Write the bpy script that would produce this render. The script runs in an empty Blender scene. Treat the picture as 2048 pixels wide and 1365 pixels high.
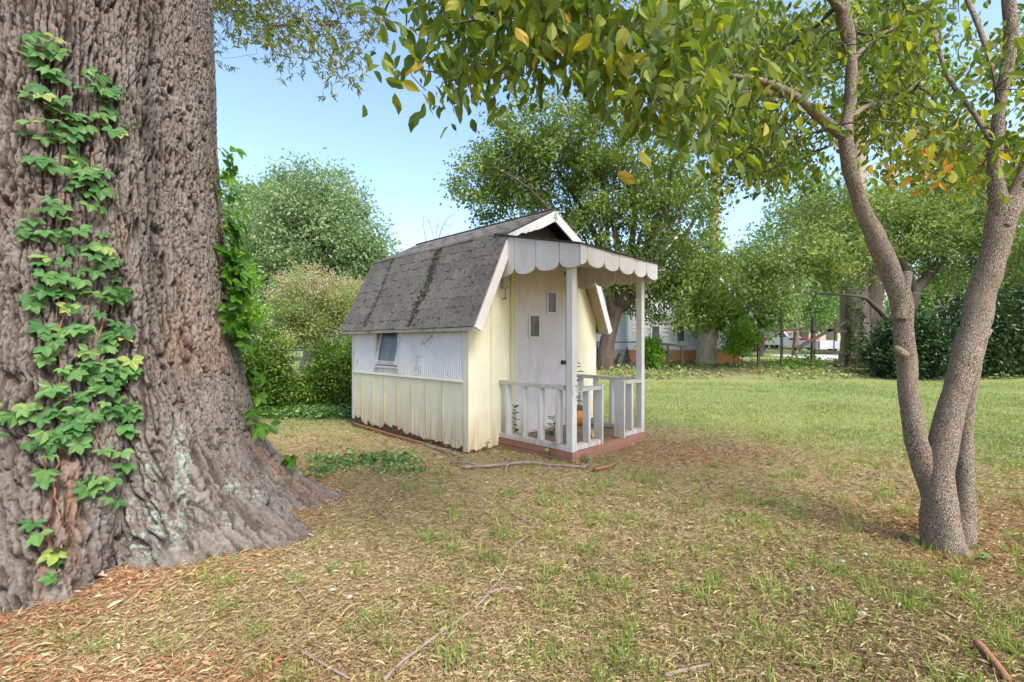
import bpy, math, random
import numpy as np
from mathutils import Vector, Matrix

rng = np.random.default_rng(11)
random.seed(11)
sc = bpy.context.scene
col = sc.collection
R = math.radians

# ------------------------------------------------------------------ camera, sky, sun, exposure
F, CU, CV, H = 910.0, 1024.0, 685.0, 1.25      # focal length and horizon of the photograph in its own pixels, eye height
cam_d = bpy.data.cameras.new('camera'); cam = bpy.data.objects.new('camera', cam_d); col.objects.link(cam)
cam.location = (0, 0, H); cam.rotation_euler = (R(90), 0, 0)
cam_d.sensor_width = 36.0; cam_d.lens = F / 2048 * 36; cam_d.shift_y = 2.5 / 2048
cam_d.clip_start = 0.05; cam_d.clip_end = 3000
sc.camera = cam

SUN_AZ, SUN_EL = 142.0, 50.0                    # degrees clockwise from +Y, above the horizon
world = bpy.data.worlds.new('World'); sc.world = world; world.use_nodes = True
wn = world.node_tree.nodes; wl = world.node_tree.links
sky = wn.new('ShaderNodeTexSky'); sky.sky_type = 'NISHITA'; sky.sun_disc = False
sky.sun_elevation = R(SUN_EL); sky.sun_rotation = R(SUN_AZ)
sky.air_density = 1.0; sky.dust_density = 2.0; sky.ozone_density = 2.2
bg = wn['Background']; bg.inputs['Strength'].default_value = 0.115
wl.new(sky.outputs['Color'], bg.inputs['Color'])
sun_d = bpy.data.lights.new('sun', 'SUN'); sun = bpy.data.objects.new('sun', sun_d); col.objects.link(sun)
sun_d.energy = 1.7; sun_d.angle = R(24); sun_d.color = (1.0, 0.95, 0.88)
_sd = Vector((math.sin(R(SUN_AZ)) * math.cos(R(SUN_EL)), math.cos(R(SUN_AZ)) * math.cos(R(SUN_EL)), math.sin(R(SUN_EL))))
sun.rotation_euler = (-_sd).to_track_quat('-Z', 'Y').to_euler()
sun.location = (20, -10, 25)
sc.view_settings.view_transform = 'Standard'; sc.view_settings.look = 'None'
sc.view_settings.gamma = 1.0; sc.view_settings.use_curve_mapping = False
sc.view_settings.exposure = 1.85
sc.render.engine = 'CYCLES'
sc.cycles.use_denoising = True
sc.cycles.max_bounces = 6; sc.cycles.diffuse_bounces = 4; sc.cycles.glossy_bounces = 2
sc.cycles.transmission_bounces = 4; sc.cycles.transparent_max_bounces = 4
sc.cycles.caustics_reflective = False; sc.cycles.caustics_refractive = False

# ------------------------------------------------------------------ numeric helpers
def at(u, v, Y):
    return np.array((Y * (u - CU) / F, Y, H - Y * (v - CV) / F))

def smooth(a, b, x):
    t = np.clip((x - a) / (b - a), 0, 1)
    return t * t * (3 - 2 * t)

def _hash(ix, iy, iz, k=0):
    with np.errstate(over='ignore'):
        h = (ix.astype(np.int64) * 374761393 + iy.astype(np.int64) * 668265263 + iz.astype(np.int64) * 2147483647 + k * 1274126177) & 0xFFFFFFFF
        h = ((h ^ (h >> 13)) * 1274126177) & 0xFFFFFFFF
        h = ((h ^ (h >> 15)) * 2246822519) & 0xFFFFFFFF
        h = h ^ (h >> 16)
    return h.astype(np.float64) / 4294967295.0

def noise3(x, y, z, k=0):
    x = np.asarray(x, float); y = np.asarray(y, float) + 0 * x; z = np.asarray(z, float) + 0 * x
    ix, iy, iz = np.floor(x), np.floor(y), np.floor(z)
    fx, fy, fz = x - ix, y - iy, z - iz
    fx = fx * fx * (3 - 2 * fx); fy = fy * fy * (3 - 2 * fy); fz = fz * fz * (3 - 2 * fz)
    out = 0
    for dx in (0, 1):
        for dy in (0, 1):
            for dz in (0, 1):
                w = (fx if dx else 1 - fx) * (fy if dy else 1 - fy) * (fz if dz else 1 - fz)
                out = out + w * _hash(ix + dx, iy + dy, iz + dz, k)
    return out * 2 - 1

def fbm(x, y, z, o=4, k=0):
    s, a, f = 0, 0.5, 1.0
    for i in range(o):
        s = s + a * noise3(np.asarray(x) * f, np.asarray(y) * f, np.asarray(z) * f, k + i); a *= 0.5; f *= 2.03
    return s

def worley(x, y, k=0):
    ix, iy = np.floor(x), np.floor(y)
    f1 = np.full(x.shape, 9.0); f2 = np.full(x.shape, 9.0)
    for dx in (-1, 0, 1):
        for dy in (-1, 0, 1):
            cx, cy = ix + dx, iy + dy
            px = cx + _hash(cx, cy, cx * 0, k); py = cy + _hash(cx, cy, cx * 0, k + 7)
            d = np.hypot(px - x, py - y)
            f2 = np.minimum(f2, np.maximum(f1, d)); f1 = np.minimum(f1, d)
    return f1, f2

def unit(v):
    return v / np.maximum(np.linalg.norm(v, axis=-1, keepdims=True), 1e-9)

def ground_z(x, y):
    x = np.asarray(x, float); y = np.asarray(y, float)
    right = smooth(-1.0, 4.0, x)
    z = 0.25 * smooth(13.5, 17.5, y) * right + 0.32 * smooth(24, 42, y) * right
    z = z + 0.02 * fbm(x * 0.6, y * 0.6, 0.3, 3, 5) * smooth(0, 3, np.hypot(x - 0.4, y - 5.6))
    d = np.hypot(x + 3.0, y - 3.1)
    return z + 0.05 * (1 - smooth(1.1, 2.3, d))

def on_ground(u, v):
    Y = F * H / (v - CV)
    for _ in range(4):
        Y = F * (H - float(ground_z(Y * (u - CU) / F, Y))) / (v - CV)
    X = Y * (u - CU) / F
    return np.array((X, Y, float(ground_z(X, Y))))

# ------------------------------------------------------------------ mesh helpers
def mesh_np(name, V, polys, attrs=None, smooth_shade=False):
    me = bpy.data.meshes.new(name)
    V = np.asarray(V, np.float32)
    me.vertices.add(len(V)); me.vertices.foreach_set('co', V.ravel())
    polys = [np.asarray(p, np.int32) for p in polys if len(p)]
    nl = sum(p.size for p in polys); npoly = sum(len(p) for p in polys)
    me.loops.add(nl); me.loops.foreach_set('vertex_index', np.concatenate([p.ravel() for p in polys]))
    tot = np.concatenate([np.full(len(p), p.shape[1], np.int32) for p in polys])
    me.polygons.add(npoly)
    me.polygons.foreach_set('loop_start', np.concatenate(([0], np.cumsum(tot)[:-1])).astype(np.int32))
    me.polygons.foreach_set('loop_total', tot)
    me.polygons.foreach_set('use_smooth', np.full(npoly, bool(smooth_shade)))
    for k, a in (attrs or {}).items():
        at_ = me.attributes.new(k, 'FLOAT', 'POINT'); at_.data.foreach_set('value', np.asarray(a, np.float32))
    me.update(calc_edges=True)
    return me

def link(name, me, mat=None, parent=None):
    o = bpy.data.objects.new(name, me); col.objects.link(o)
    if mat is not None and me is not None and len(me.materials) == 0:
        me.materials.append(mat)
    if parent is not None:
        o.parent = parent
    return o

def tag(o, label=None, cat=None, group=None, kind=None):
    if label: o['label'] = label
    if cat: o['category'] = cat
    if group: o['group'] = group
    if kind: o['kind'] = kind
    return o

def thing(name, label, cat, loc=(0, 0, 0), rz=0.0, group=None):
    o = bpy.data.objects.new(name, None); col.objects.link(o)
    o.location = tuple(float(a) for a in loc); o.rotation_euler = (0, 0, rz); o.empty_display_size = 0.2
    return tag(o, label, cat, group)

class Acc:
    """collects pieces of one mesh"""
    def __init__(s): s.V = []; s.T = []; s.Q = []; s.A = []; s.n = 0
    def add(s, V, T=None, Q=None, a=None):
        V = np.asarray(V, float)
        if T is not None and len(T): s.T.append(np.asarray(T) + s.n)
        if Q is not None and len(Q): s.Q.append(np.asarray(Q) + s.n)
        s.V.append(V); s.A.append(np.full(len(V), random.random()) if a is None else np.broadcast_to(a, (len(V),)))
        s.n += len(V)
    def mesh(s, name, sm=False, origin=(0, 0, 0)):
        polys = []
        if s.T: polys.append(np.concatenate(s.T))
        if s.Q: polys.append(np.concatenate(s.Q))
        return mesh_np(name, np.concatenate(s.V) - np.asarray(origin), polys, {'rnd': np.concatenate(s.A)}, sm)

BQ = np.array([(0, 1, 3, 2), (4, 6, 7, 5), (0, 4, 5, 1), (2, 3, 7, 6), (0, 2, 6, 4), (1, 5, 7, 3)])
def box_v(x0, x1, y0, y1, z0, z1):
    return np.array([(x, y, z) for x in (x0, x1) for y in (y0, y1) for z in (z0, z1)], float)

def beam_v(a, b, w, h, up=(0, 0, 1)):
    a = np.asarray(a, float); b = np.asarray(b, float); d = unit(b - a); up = np.asarray(up, float)
    x = unit(np.cross(d, up)); z = np.cross(x, d)
    return np.array([p + x * sx * w / 2 + z * sz * h / 2 for p in (a, b) for sx in (-1, 1) for sz in (-1, 1)])

def box(name, dims, mat, parent=None, jit=0.0):
    V = box_v(*dims)
    if jit: V = V + rng.uniform(-jit, jit, V.shape)
    return link(name, mesh_np(name, V, [BQ], {'rnd': np.full(8, random.random())}), mat, parent)

def beam(name, a, b, w, h, mat, parent=None, up=(0, 0, 1)):
    V = beam_v(a, b, w, h, up)
    return link(name, mesh_np(name, V, [BQ], {'rnd': np.full(8, random.random())}), mat, parent)

def prism(name, poly, axis, d0, d1, mat, parent=None):
    """extrude a polygon: axis 'y' -> poly is (x,z); 'x' -> poly is (y,z)"""
    n = len(poly); V = []
    for d in (d0, d1):
        for p in poly:
            V.append((p[0], d, p[1]) if axis == 'y' else ((d, p[0], p[1]) if axis == 'x' else (p[0], p[1], d)))
    me = bpy.data.meshes.new(name)
    faces = [tuple(range(n)), tuple(range(2 * n - 1, n - 1, -1))] + [(i, i + n, (i + 1) % n + n, (i + 1) % n) for i in range(n)]
    me.from_pydata(V, [], faces); me.update()
    import bmesh
    bm = bmesh.new(); bm.from_mesh(me); bmesh.ops.recalc_face_normals(bm, faces=bm.faces); bm.to_mesh(me); bm.free()
    return link(name, me, mat, parent)

def catmull(P, n):
    P = np.asarray(P, float)
    if len(P) < 3:
        t = np.linspace(0, 1, n)[:, None]; return P[0] * (1 - t) + P[-1] * t
    Q = np.vstack((2 * P[0] - P[1], P, 2 * P[-1] - P[-2])); out = []
    ts = np.linspace(0, len(P) - 1 - 1e-6, n)
    for t in ts:
        i = int(t); f = t - i; p0, p1, p2, p3 = Q[i:i + 4]
        out.append(0.5 * (2 * p1 + (p2 - p0) * f + (2 * p0 - 5 * p1 + 4 * p2 - p3) * f * f + (3 * p1 - p0 - 3 * p2 + p3) * f ** 3))
    return np.array(out)

def tube(P, r, sides=6, cap=True, wob=0.0):
    P = np.asarray(P, float); n = len(P); r = np.broadcast_to(np.asarray(r, float), (n,))
    T = np.gradient(P, axis=0); T = unit(T)
    x = np.cross(T[0], (0, 0, 1.0)); 
    if np.linalg.norm(x) < 1e-3: x = np.cross(T[0], (0, 1.0, 0))
    x = unit(x); th = np.linspace(0, 2 * np.pi, sides, endpoint=False); V = []
    for i in range(n):
        x = x - T[i] * np.dot(x, T[i]); x = unit(x); y = np.cross(T[i], x)
        rr = r[i] * (1 + (rng.uniform(-wob, wob, sides) if wob else 0))
        V.append(P[i] + (np.cos(th) * rr)[:, None] * x + (np.sin(th) * rr)[:, None] * y)
    V = np.concatenate(V); k = np.arange(sides); Q = []
    for i in range(n - 1):
        Q.append(np.stack((i * sides + k, i * sides + (k + 1) % sides, (i + 1) * sides + (k + 1) % sides, (i + 1) * sides + k), 1))
    Q = np.concatenate(Q); Tt = []
    if cap:
        for base, c, flip in ((0, P[0], 1), ((n - 1) * sides, P[-1], 0)):
            ci = len(V); V = np.vstack((V, c))
            for a in range(sides):
                b = (a + 1) % sides
                Tt.append((base + b, base + a, ci) if flip else (base + a, base + b, ci))
    return V, np.array(Tt).reshape(-1, 3), Q

def stamp(acc, tv, tt, Pn, X, Y, Z, rnd):
    """place a template (x across, y along, z normal) at every point with its frame (already scaled)"""
    n, k = len(Pn), len(tv)
    V = Pn[:, None, :] + tv[None, :, 0:1] * X[:, None, :] + tv[None, :, 1:2] * Y[:, None, :] + tv[None, :, 2:3] * Z[:, None, :]
    T = tt[None] + (np.arange(n) * k)[:, None, None]
    acc.add(V.reshape(-1, 3), T=T.reshape(-1, 3), a=np.repeat(rnd, k))

RH_V = np.array([(0, 0, 0), (0.5, 0.42, 0.10), (0, 1, 0), (-0.5, 0.42, 0.10)], float)
RH_T = np.array([(0, 1, 2), (0, 2, 3)])
OV_V = np.array([(0, 0, 0), (0.36, 0.22, 0.07), (0.5, 0.48, 0.09), (0.32, 0.76, 0.05), (0, 1.0, -0.06),
                 (-0.32, 0.76, 0.05), (-0.5, 0.48, 0.09), (-0.36, 0.22, 0.07), (0, 0.48, 0.0)], float)
OV_T = np.array([(8, i, i + 1) for i in range(0, 7)] + [(8, 7, 0)])
BL_V = np.array([(-0.5, 0, 0), (0.5, 0, 0), (0.32, 0.55, 0.12), (-0.32, 0.55, 0.12), (0, 1, 0.42)], float)
BL_T = np.array([(0, 1, 2), (0, 2, 3), (3, 2, 4)])

def frames(D, N):
    D = unit(D); X = np.cross(D, N); X = unit(X); Z = np.cross(X, D)
    return X, D, Z

def add_leaves(acc, P, D, N, L, W, tv=RH_V, tt=RH_T, rnd=None):
    X, Dn, Z = frames(D, N)
    L = np.broadcast_to(L, (len(P),))[:, None]; W = np.broadcast_to(W, (len(P),))[:, None]
    stamp(acc, tv, tt, P, X * W, Dn * L, Z * L, rng.random(len(P)) if rnd is None else rnd)

# ------------------------------------------------------------------ materials
class NT:
    def __init__(s, name):
        s.m = bpy.data.materials.new(name); s.m.use_nodes = True
        s.n = s.m.node_tree.nodes; s.l = s.m.node_tree.links; s.b = s.n['Principled BSDF']
        s.b.inputs['Specular IOR Level'].default_value = 0.25
    def node(s, t, **k):
        x = s.n.new(t)
        for a, b in k.items(): setattr(x, a, b)
        return x
    def set(s, sock, v):
        if hasattr(v, 'links') or hasattr(v, 'is_output'): s.l.new(v, sock)
        else: sock.default_value = v
    def pos(s, kind='Object', scale=(1, 1, 1)):
        c = s.node('ShaderNodeTexCoord'); mp = s.node('ShaderNodeMapping'); mp.inputs['Scale'].default_value = scale
        s.l.new(c.outputs[kind], mp.inputs['Vector']); return mp.outputs['Vector']
    def noise(s, vec, scale=5, detail=4, rough=0.55, dist=0.0):
        x = s.node('ShaderNodeTexNoise'); s.l.new(vec, x.inputs['Vector'])
        x.inputs['Scale'].default_value = scale; x.inputs['Detail'].default_value = detail
        x.inputs['Roughness'].default_value = rough; x.inputs['Distortion'].default_value = dist
        return x.outputs['Fac']
    def voronoi(s, vec, scale=5, feature='F1', out='Distance', rnd=1.0):
        x = s.node('ShaderNodeTexVoronoi', feature=feature); s.l.new(vec, x.inputs['Vector'])
        x.inputs['Scale'].default_value = scale; x.inputs['Randomness'].default_value = rnd
        return x.outputs[out]
    def ramp(s, fac, stops, interp='LINEAR'):
        x = s.node('ShaderNodeValToRGB'); s.set(x.inputs['Fac'], fac); cr = x.color_ramp; cr.interpolation = interp
        while len(cr.elements) < len(stops): cr.elements.new(0.5)
        for e, (p, c) in zip(cr.elements, stops):
            e.position = p; e.color = (c, c, c, 1) if isinstance(c, (int, float)) else (*c, 1)
        return x.outputs['Color']
    def mix(s, fac, a, b, mode='MIX'):
        x = s.node('ShaderNodeMix', data_type='RGBA', blend_type=mode)
        s.set(x.inputs[0], fac)
        for sock, v in ((x.inputs[6], a), (x.inputs[7], b)):
            if isinstance(v, tuple): sock.default_value = (*v[:3], 1)
            else: s.l.new(v, sock)
        return x.outputs[2]
    def math(s, op, a, b=0.0, clamp=False):
        x = s.node('ShaderNodeMath', operation=op); x.use_clamp = clamp
        s.set(x.inputs[0], a); s.set(x.inputs[1], b); return x.outputs[0]
    def sep(s, vec):
        x = s.node('ShaderNodeSeparateXYZ'); s.l.new(vec, x.inputs[0]); return x.outputs
    def attr(s, name):
        return s.node('ShaderNodeAttribute', attribute_name=name).outputs['Fac']
    def color(s, c): s.set(s.b.inputs['Base Color'], c if not isinstance(c, tuple) else (*c, 1)); return s
    def rough(s, v): s.set(s.b.inputs['Roughness'], v); return s
    def bump(s, h, strength=0.5, dist=0.01):
        x = s.node('ShaderNodeBump'); x.inputs['Strength'].default_value = strength; x.inputs['Distance'].default_value = dist
        s.l.new(h, x.inputs['Height']); s.l.new(x.outputs['Normal'], s.b.inputs['Normal']); return s
    def translucent(s, c, amount):
        t = s.node('ShaderNodeBsdfTranslucent'); s.set(t.inputs['Color'], c)
        mx = s.node('ShaderNodeMixShader'); mx.inputs[0].default_value = amount
        out = s.n['Material Output']
        s.l.new(s.b.outputs[0], mx.inputs[1]); s.l.new(t.outputs[0], mx.inputs[2]); s.l.new(mx.outputs[0], out.inputs['Surface'])
        return s

def simple(name, c1, c2=None, scale=6, rough=0.75, stretch=(1, 1, 1), bump=0.25, bd=0.004, metal=0.0):
    t = NT(name); v = t.pos('Object', stretch); f = t.noise(v, scale, 6, 0.6)
    c2 = c2 or tuple(x * 0.7 for x in c1)
    t.color(t.ramp(f, [(0.3, c1), (0.7, c2)])).rough(rough)
    if bump: t.bump(t.noise(v, scale * 4, 5), bump, bd)
    t.b.inputs['Metallic'].default_value = metal
    return t.m

def leaf_mat(name, stops, trans=0.4, rough=0.45, src='rnd', spec=0.3):
    t = NT(name)
    fac = t.attr('rnd') if src == 'rnd' else t.node('ShaderNodeObjectInfo').outputs['Random']
    c = t.ramp(fac, stops); t.color(c).rough(rough)
    t.b.inputs['Specular IOR Level'].default_value = spec
    br = t.mix(1.0, c, (1.25, 1.2, 0.55), 'MULTIPLY')
    t.translucent(br, trans)
    return t.m

def sidewood(name, base, worn, spotscale=30, spotlo=0.62, stain=None, grain=(14, 14, 1.2), grime=0.6):
    """old paint over wood: faint variation, worn flecks, an earth stain near the ground"""
    t = NT(name); v = t.pos('Object'); vg = t.pos('Object', grain)
    f = t.noise(v, 3.0, 5); c = t.mix(t.ramp(f, [(0.3, 0.0), (0.75, 1.0)]), base, tuple(x * 0.86 for x in base))
    g = t.noise(vg, 3.2, 6, 0.65)
    wear = t.ramp(t.math('MULTIPLY', g, t.ramp(t.noise(v, 2.3, 3), [(0.35, 0.75), (0.7, 1.15)])), [(spotlo, 0.0), (spotlo + 0.05, 1.0)])
    c = t.mix(wear, c, worn)
    gm_ = t.ramp(t.noise(t.pos('Object', (3, 3, 0.8)), 2.4, 6, 0.7), [(0.5, 0.0), (0.8, grime)])
    c = t.mix(gm_, c, tuple(x * y for x, y in zip(base, (0.62, 0.54, 0.40))))
    if stain:
        z = t.sep(v)[2]
        m = t.math('SUBTRACT', 1.0, t.math('MULTIPLY', z, 1.0 / stain[1]), True)
        m = t.math('MULTIPLY', m, t.ramp(t.noise(vg, 1.6, 5, 0.7), [(0.36, 0.0), (0.66, 1.0)]), True)
        c = t.mix(m, c, stain[0])
    t.color(c).rough(0.62).bump(g, 0.18, 0.004)
    return t.m

M = {}
M['yellow'] = sidewood('cream_yellow_paint', (0.745, 0.70, 0.51), (0.50, 0.42, 0.25), spotlo=0.70, grime=0.25, stain=((0.40, 0.22, 0.07), 0.50))
M['yellow_groove'] = sidewood('cream_trim_groove_shade', (0.64, 0.57, 0.345), (0.32, 0.26, 0.14), spotlo=0.66, stain=((0.42, 0.25, 0.09), 0.42))  # darker copy of the wall cream; groove and batten shadow put into its colour
M['white'] = sidewood('old_white_paint', (0.62, 0.60, 0.575), (0.36, 0.31, 0.25), spotlo=0.645, stain=((0.30, 0.22, 0.13), 0.55))
M['white_green'] = sidewood('weathered_white_rail_paint', (0.50, 0.475, 0.42), (0.24, 0.22, 0.17), spotlo=0.54, grain=(5, 5, 5))
M['bead'] = sidewood('peeling_white_paint', (0.74, 0.73, 0.735), (0.13, 0.13, 0.14), spotlo=0.56, grain=(26, 26, 6), grime=0.25)
M['door'] = sidewood('door_paint', (0.60, 0.555, 0.54), (0.55, 0.49, 0.43), spotlo=0.72)
M['rot'] = simple('rotten_brown_wood', (0.25, 0.135, 0.085), (0.10, 0.055, 0.035), 14, 0.95, (1, 1, 0.3), 0.8, 0.01)
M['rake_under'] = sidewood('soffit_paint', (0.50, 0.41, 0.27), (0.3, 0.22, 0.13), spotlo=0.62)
M['red_wood'] = sidewood('faded_red_paint', (0.36, 0.16, 0.11), (0.22, 0.12, 0.07), spotlo=0.56, stain=((0.24, 0.15, 0.09), 0.2))
M['porch_floor'] = simple('dirty_red_floor_boards', (0.27, 0.16, 0.10), (0.13, 0.08, 0.05), 9, 0.9, (1, 1, 1), 0.6, 0.01)
M['gable'] = simple('dark_weathered_boards', (0.125, 0.105, 0.088), (0.06, 0.05, 0.043), 9, 0.95, (6, 1, 1), 0.5)
M['dark'] = simple('painted_interior_shade', (0.03, 0.026, 0.022), (0.02, 0.018, 0.015), 5, 0.9, bump=0)
M['metal_dark'] = simple('tarnished_knob_metal', (0.09, 0.075, 0.065), (0.05, 0.04, 0.035), 30, 0.4, metal=0.7)

t = NT('asphalt_shingle'); v = t.pos('Object'); r = t.attr('rnd')
oi = t.node('ShaderNodeObjectInfo').outputs['Random']
c = t.ramp(oi, [(0.0, (0.100, 0.091, 0.078)), (0.5, (0.124, 0.113, 0.097)), (1.0, (0.152, 0.139, 0.119))])
gr = t.noise(t.pos('Generated', (60, 60, 60)), 3.0, 3, 0.7)
c = t.mix(t.ramp(gr, [(0.48, 0.0), (0.64, 0.9)]), c, (0.045, 0.042, 0.039))
geo = t.node('ShaderNodeNewGeometry').outputs['Position']
sp = t.ramp(t.noise(geo, 26, 4, 0.6), [(0.58, 0.0), (0.64, 1.0)])
c = t.mix(sp, c, (0.018, 0.018, 0.017))
li = t.ramp(t.noise(geo, 38, 5, 0.75), [(0.52, 0.0), (0.7, 0.75)])
c = t.mix(li, c, (0.235, 0.225, 0.205))
t.color(c).rough(0.95).bump(t.noise(geo, 160, 3), 0.6, 0.004); M['shingle'] = t.m
M['moss'] = simple('roof_moss', (0.040, 0.044, 0.022), (0.024, 0.025, 0.014), 30, 1.0, bump=1.0, bd=0.02)
M['felt'] = simple('roof_felt_edge', (0.06, 0.055, 0.05), (0.03, 0.028, 0.025), 12, 0.95)
t = NT('dusty_window_glass'); v = t.pos('Object', (1, 1, 1))
c = t.ramp(t.noise(v, 4.5, 4, 0.6), [(0.35, (0.055, 0.070, 0.070)), (0.7, (0.14, 0.165, 0.16))])
t.color(c).rough(0.3); t.b.inputs['Specular IOR Level'].default_value = 0.3; M['glass'] = t.m
t = NT('dark_door_glass'); v = t.pos('Object', (9, 9, 2))
t.color(t.ramp(t.noise(v, 3, 4), [(0.3, (0.03, 0.032, 0.03)), (0.75, (0.14, 0.14, 0.125))])).rough(0.1); M['glass_dark'] = t.m
M['orange'] = simple('orange_glaze', (0.62, 0.27, 0.04), (0.30, 0.13, 0.03), 7, 0.4)
M['block'] = simple('block_wood', (0.30, 0.18, 0.09), (0.5, 0.40, 0.18), 8, 0.9)

# oak bark
t = NT('oak_bark'); v = t.pos('Object'); vs = t.pos('Object', (1, 1, 0.35))
cr = t.attr('crack'); li = t.attr('lichen'); rd = t.attr('red')
c = t.ramp(t.noise(vs, 9, 6, 0.65), [(0.28, (0.105, 0.083, 0.066)), (0.5, (0.172, 0.142, 0.117)), (0.72, (0.255, 0.222, 0.19))])
c = t.mix(t.ramp(t.noise(v, 55, 4, 0.7), [(0.45, 0.0), (0.7, 0.6)]), c, (0.30, 0.27, 0.245))
c = t.mix(t.ramp(t.noise(v, 1.7, 3), [(0.5, 0.0), (0.72, 0.5)]), c, (0.17, 0.12, 0.092))
c = t.mix(t.math('MULTIPLY', cr, 0.75), c, (0.072, 0.050, 0.036))
c = t.mix(t.math('MULTIPLY', rd, 0.5), c, (0.29, 0.135, 0.07))
lm = t.math('MULTIPLY', li, t.ramp(t.noise(v, 26, 5, 0.7), [(0.51, 0.0), (0.57, 1.0)]), True)
c = t.mix(lm, c, (0.30, 0.36, 0.29))
st = t.math('MULTIPLY', t.attr('stain'), t.ramp(t.noise(vs, 4, 5, 0.7), [(0.35, 0.0), (0.6, 0.8)]), True)
c = t.mix(st, c, (0.055, 0.055, 0.042))
t.color(c).rough(0.95)
t.bump(t.math('ADD', t.noise(vs, 60, 6, 0.7), t.math('MULTIPLY', t.noise(v, 24, 4), 0.8)), 1.0, 0.02); M['bark'] = t.m

# small-blocked bark of the three-stemmed tree
t = NT('blocky_grey_bark'); v = t.pos('Object', (1, 1, 0.62))
nv = t.node('ShaderNodeTexNoise'); t.l.new(v, nv.inputs['Vector']); nv.inputs['Scale'].default_value = 30; nv.inputs['Detail'].default_value = 2
dv = t.node('ShaderNodeVectorMath', operation='SCALE'); t.l.new(nv.outputs['Color'], dv.inputs[0]); dv.inputs['Scale'].default_value = 0.012
ad = t.node('ShaderNodeVectorMath', operation='ADD'); t.l.new(v, ad.inputs[0]); t.l.new(dv.outputs[0], ad.inputs[1])
d = t.voronoi(ad.outputs[0], 112, 'DISTANCE_TO_EDGE'); vc = t.voronoi(ad.outputs[0], 112, 'F1', 'Color')
blk = t.ramp(d, [(0.02, 0.0), (0.13, 1.0)])
c = t.mix(blk, (0.10, 0.07, 0.046), t.mix(t.sep(vc)[0], (0.25, 0.195, 0.145), (0.36, 0.29, 0.22)))
c = t.mix(t.ramp(t.noise(v, 6, 5, 0.6), [(0.45, 0.0), (0.7, 0.6)]), c, (0.22, 0.16, 0.11))
c = t.mix(t.ramp(t.noise(v, 3.1, 3, 0.6), [(0.55, 0.0), (0.7, 0.35)]), c, (0.36, 0.31, 0.26))
t.color(c).rough(0.9).bump(t.math('ADD', blk, t.math('MULTIPLY', t.noise(v, 14, 4), 1.2)), 0.85, 0.008); M['bark2'] = t.m
M['twig'] = simple('dark_twig_bark', (0.12, 0.095, 0.075), (0.065, 0.05, 0.042), 25, 0.9)
M['trunk_far'] = simple('weathered_trunk_bark', (0.25, 0.19, 0.145), (0.12, 0.085, 0.06), 4, 0.95, (3, 3, 0.7), 0.9, 0.05)
M['trunk_dark'] = simple('dark_brown_bark', (0.15, 0.11, 0.08), (0.07, 0.05, 0.036), 4, 0.95, (3, 3, 0.7), 0.9, 0.05)
M['trunk_pale'] = simple('pale_trunk_bark', (0.52, 0.42, 0.325), (0.30, 0.225, 0.165), 4, 0.95, (3, 3, 0.6), 0.9, 0.05)
M['trunk_bare'] = simple('bare_grey_twigs', (0.36, 0.32, 0.31), (0.26, 0.23, 0.22), 4, 0.95, bump=0)
M['stick'] = simple('fallen_stick_bark', (0.32, 0.25, 0.22), (0.19, 0.13, 0.11), 18, 0.95, (1, 1, 1), 0.5, 0.004)
M['log'] = simple('reddish_broken_wood', (0.30, 0.14, 0.075), (0.17, 0.085, 0.05), 14, 0.95, (1, 1, 1), 0.7, 0.006)

M['lf_dogwood'] = leaf_mat('broad_leaf_olive_green', [(0.0, (0.066, 0.114, 0.020)), (0.4, (0.121, 0.186, 0.026)), (0.75, (0.215, 0.270, 0.033)), (0.92, (0.363, 0.348, 0.039)), (0.985, (0.572, 0.384, 0.039)), (1.0, (0.572, 0.288, 0.039))], 0.5, 0.5)
M['lf_dogwood_o'] = leaf_mat('broad_leaf_olive_green_single', [(0.0, (0.072, 0.120, 0.020)), (0.5, (0.121, 0.186, 0.026)), (0.88, (0.231, 0.276, 0.033)), (0.97, (0.396, 0.348, 0.039)), (1.0, (0.495, 0.288, 0.039))], 0.5, 0.5, 'obj')
M['lf_oak'] = leaf_mat('narrow_oak_leaf', [(0.0, (0.119, 0.161, 0.048)), (0.55, (0.196, 0.259, 0.066)), (0.85, (0.266, 0.266, 0.090)), (1.0, (0.336, 0.231, 0.096))], 0.45)
M['lf_mid'] = leaf_mat('glossy_mid_green_leaf', [(0.0, (0.073, 0.125, 0.029)), (0.5, (0.137, 0.208, 0.044)), (0.85, (0.232, 0.312, 0.065)), (1.0, (0.358, 0.400, 0.078))], 0.32, 0.4)
M['lf_spread'] = leaf_mat('bluish_green_leaf', [(0.0, (0.076, 0.133, 0.044)), (0.5, (0.167, 0.244, 0.069)), (0.85, (0.306, 0.370, 0.095)), (1.0, (0.510, 0.448, 0.076))], 0.35, 0.4)
M['lf_round'] = leaf_mat('grey_green_leaf', [(0.0, (0.13, 0.20, 0.10)), (0.5, (0.22, 0.32, 0.16)), (1.0, (0.36, 0.46, 0.24))], 0.35, 0.5)
M['lf_pale'] = leaf_mat('pale_green_leaf', [(0.0, (0.11, 0.20, 0.07)), (0.5, (0.18, 0.30, 0.10)), (1.0, (0.28, 0.40, 0.15))], 0.4, 0.5)
M['lf_myrtle'] = leaf_mat('dusty_olive_leaf', [(0.0, (0.17, 0.23, 0.08)), (0.5, (0.28, 0.35, 0.13)), (0.85, (0.42, 0.42, 0.20)), (1.0, (0.52, 0.38, 0.24))], 0.4, 0.55)
M['lf_pink'] = leaf_mat('dusty_pink_blossom', [(0.0, (0.52, 0.27, 0.32)), (1.0, (0.70, 0.46, 0.42))], 0.4, 0.7)
M['lf_lime'] = leaf_mat('bright_lime_leaf', [(0.0, (0.10, 0.22, 0.02)), (0.6, (0.19, 0.36, 0.035)), (1.0, (0.32, 0.48, 0.06))], 0.5, 0.5)
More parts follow.
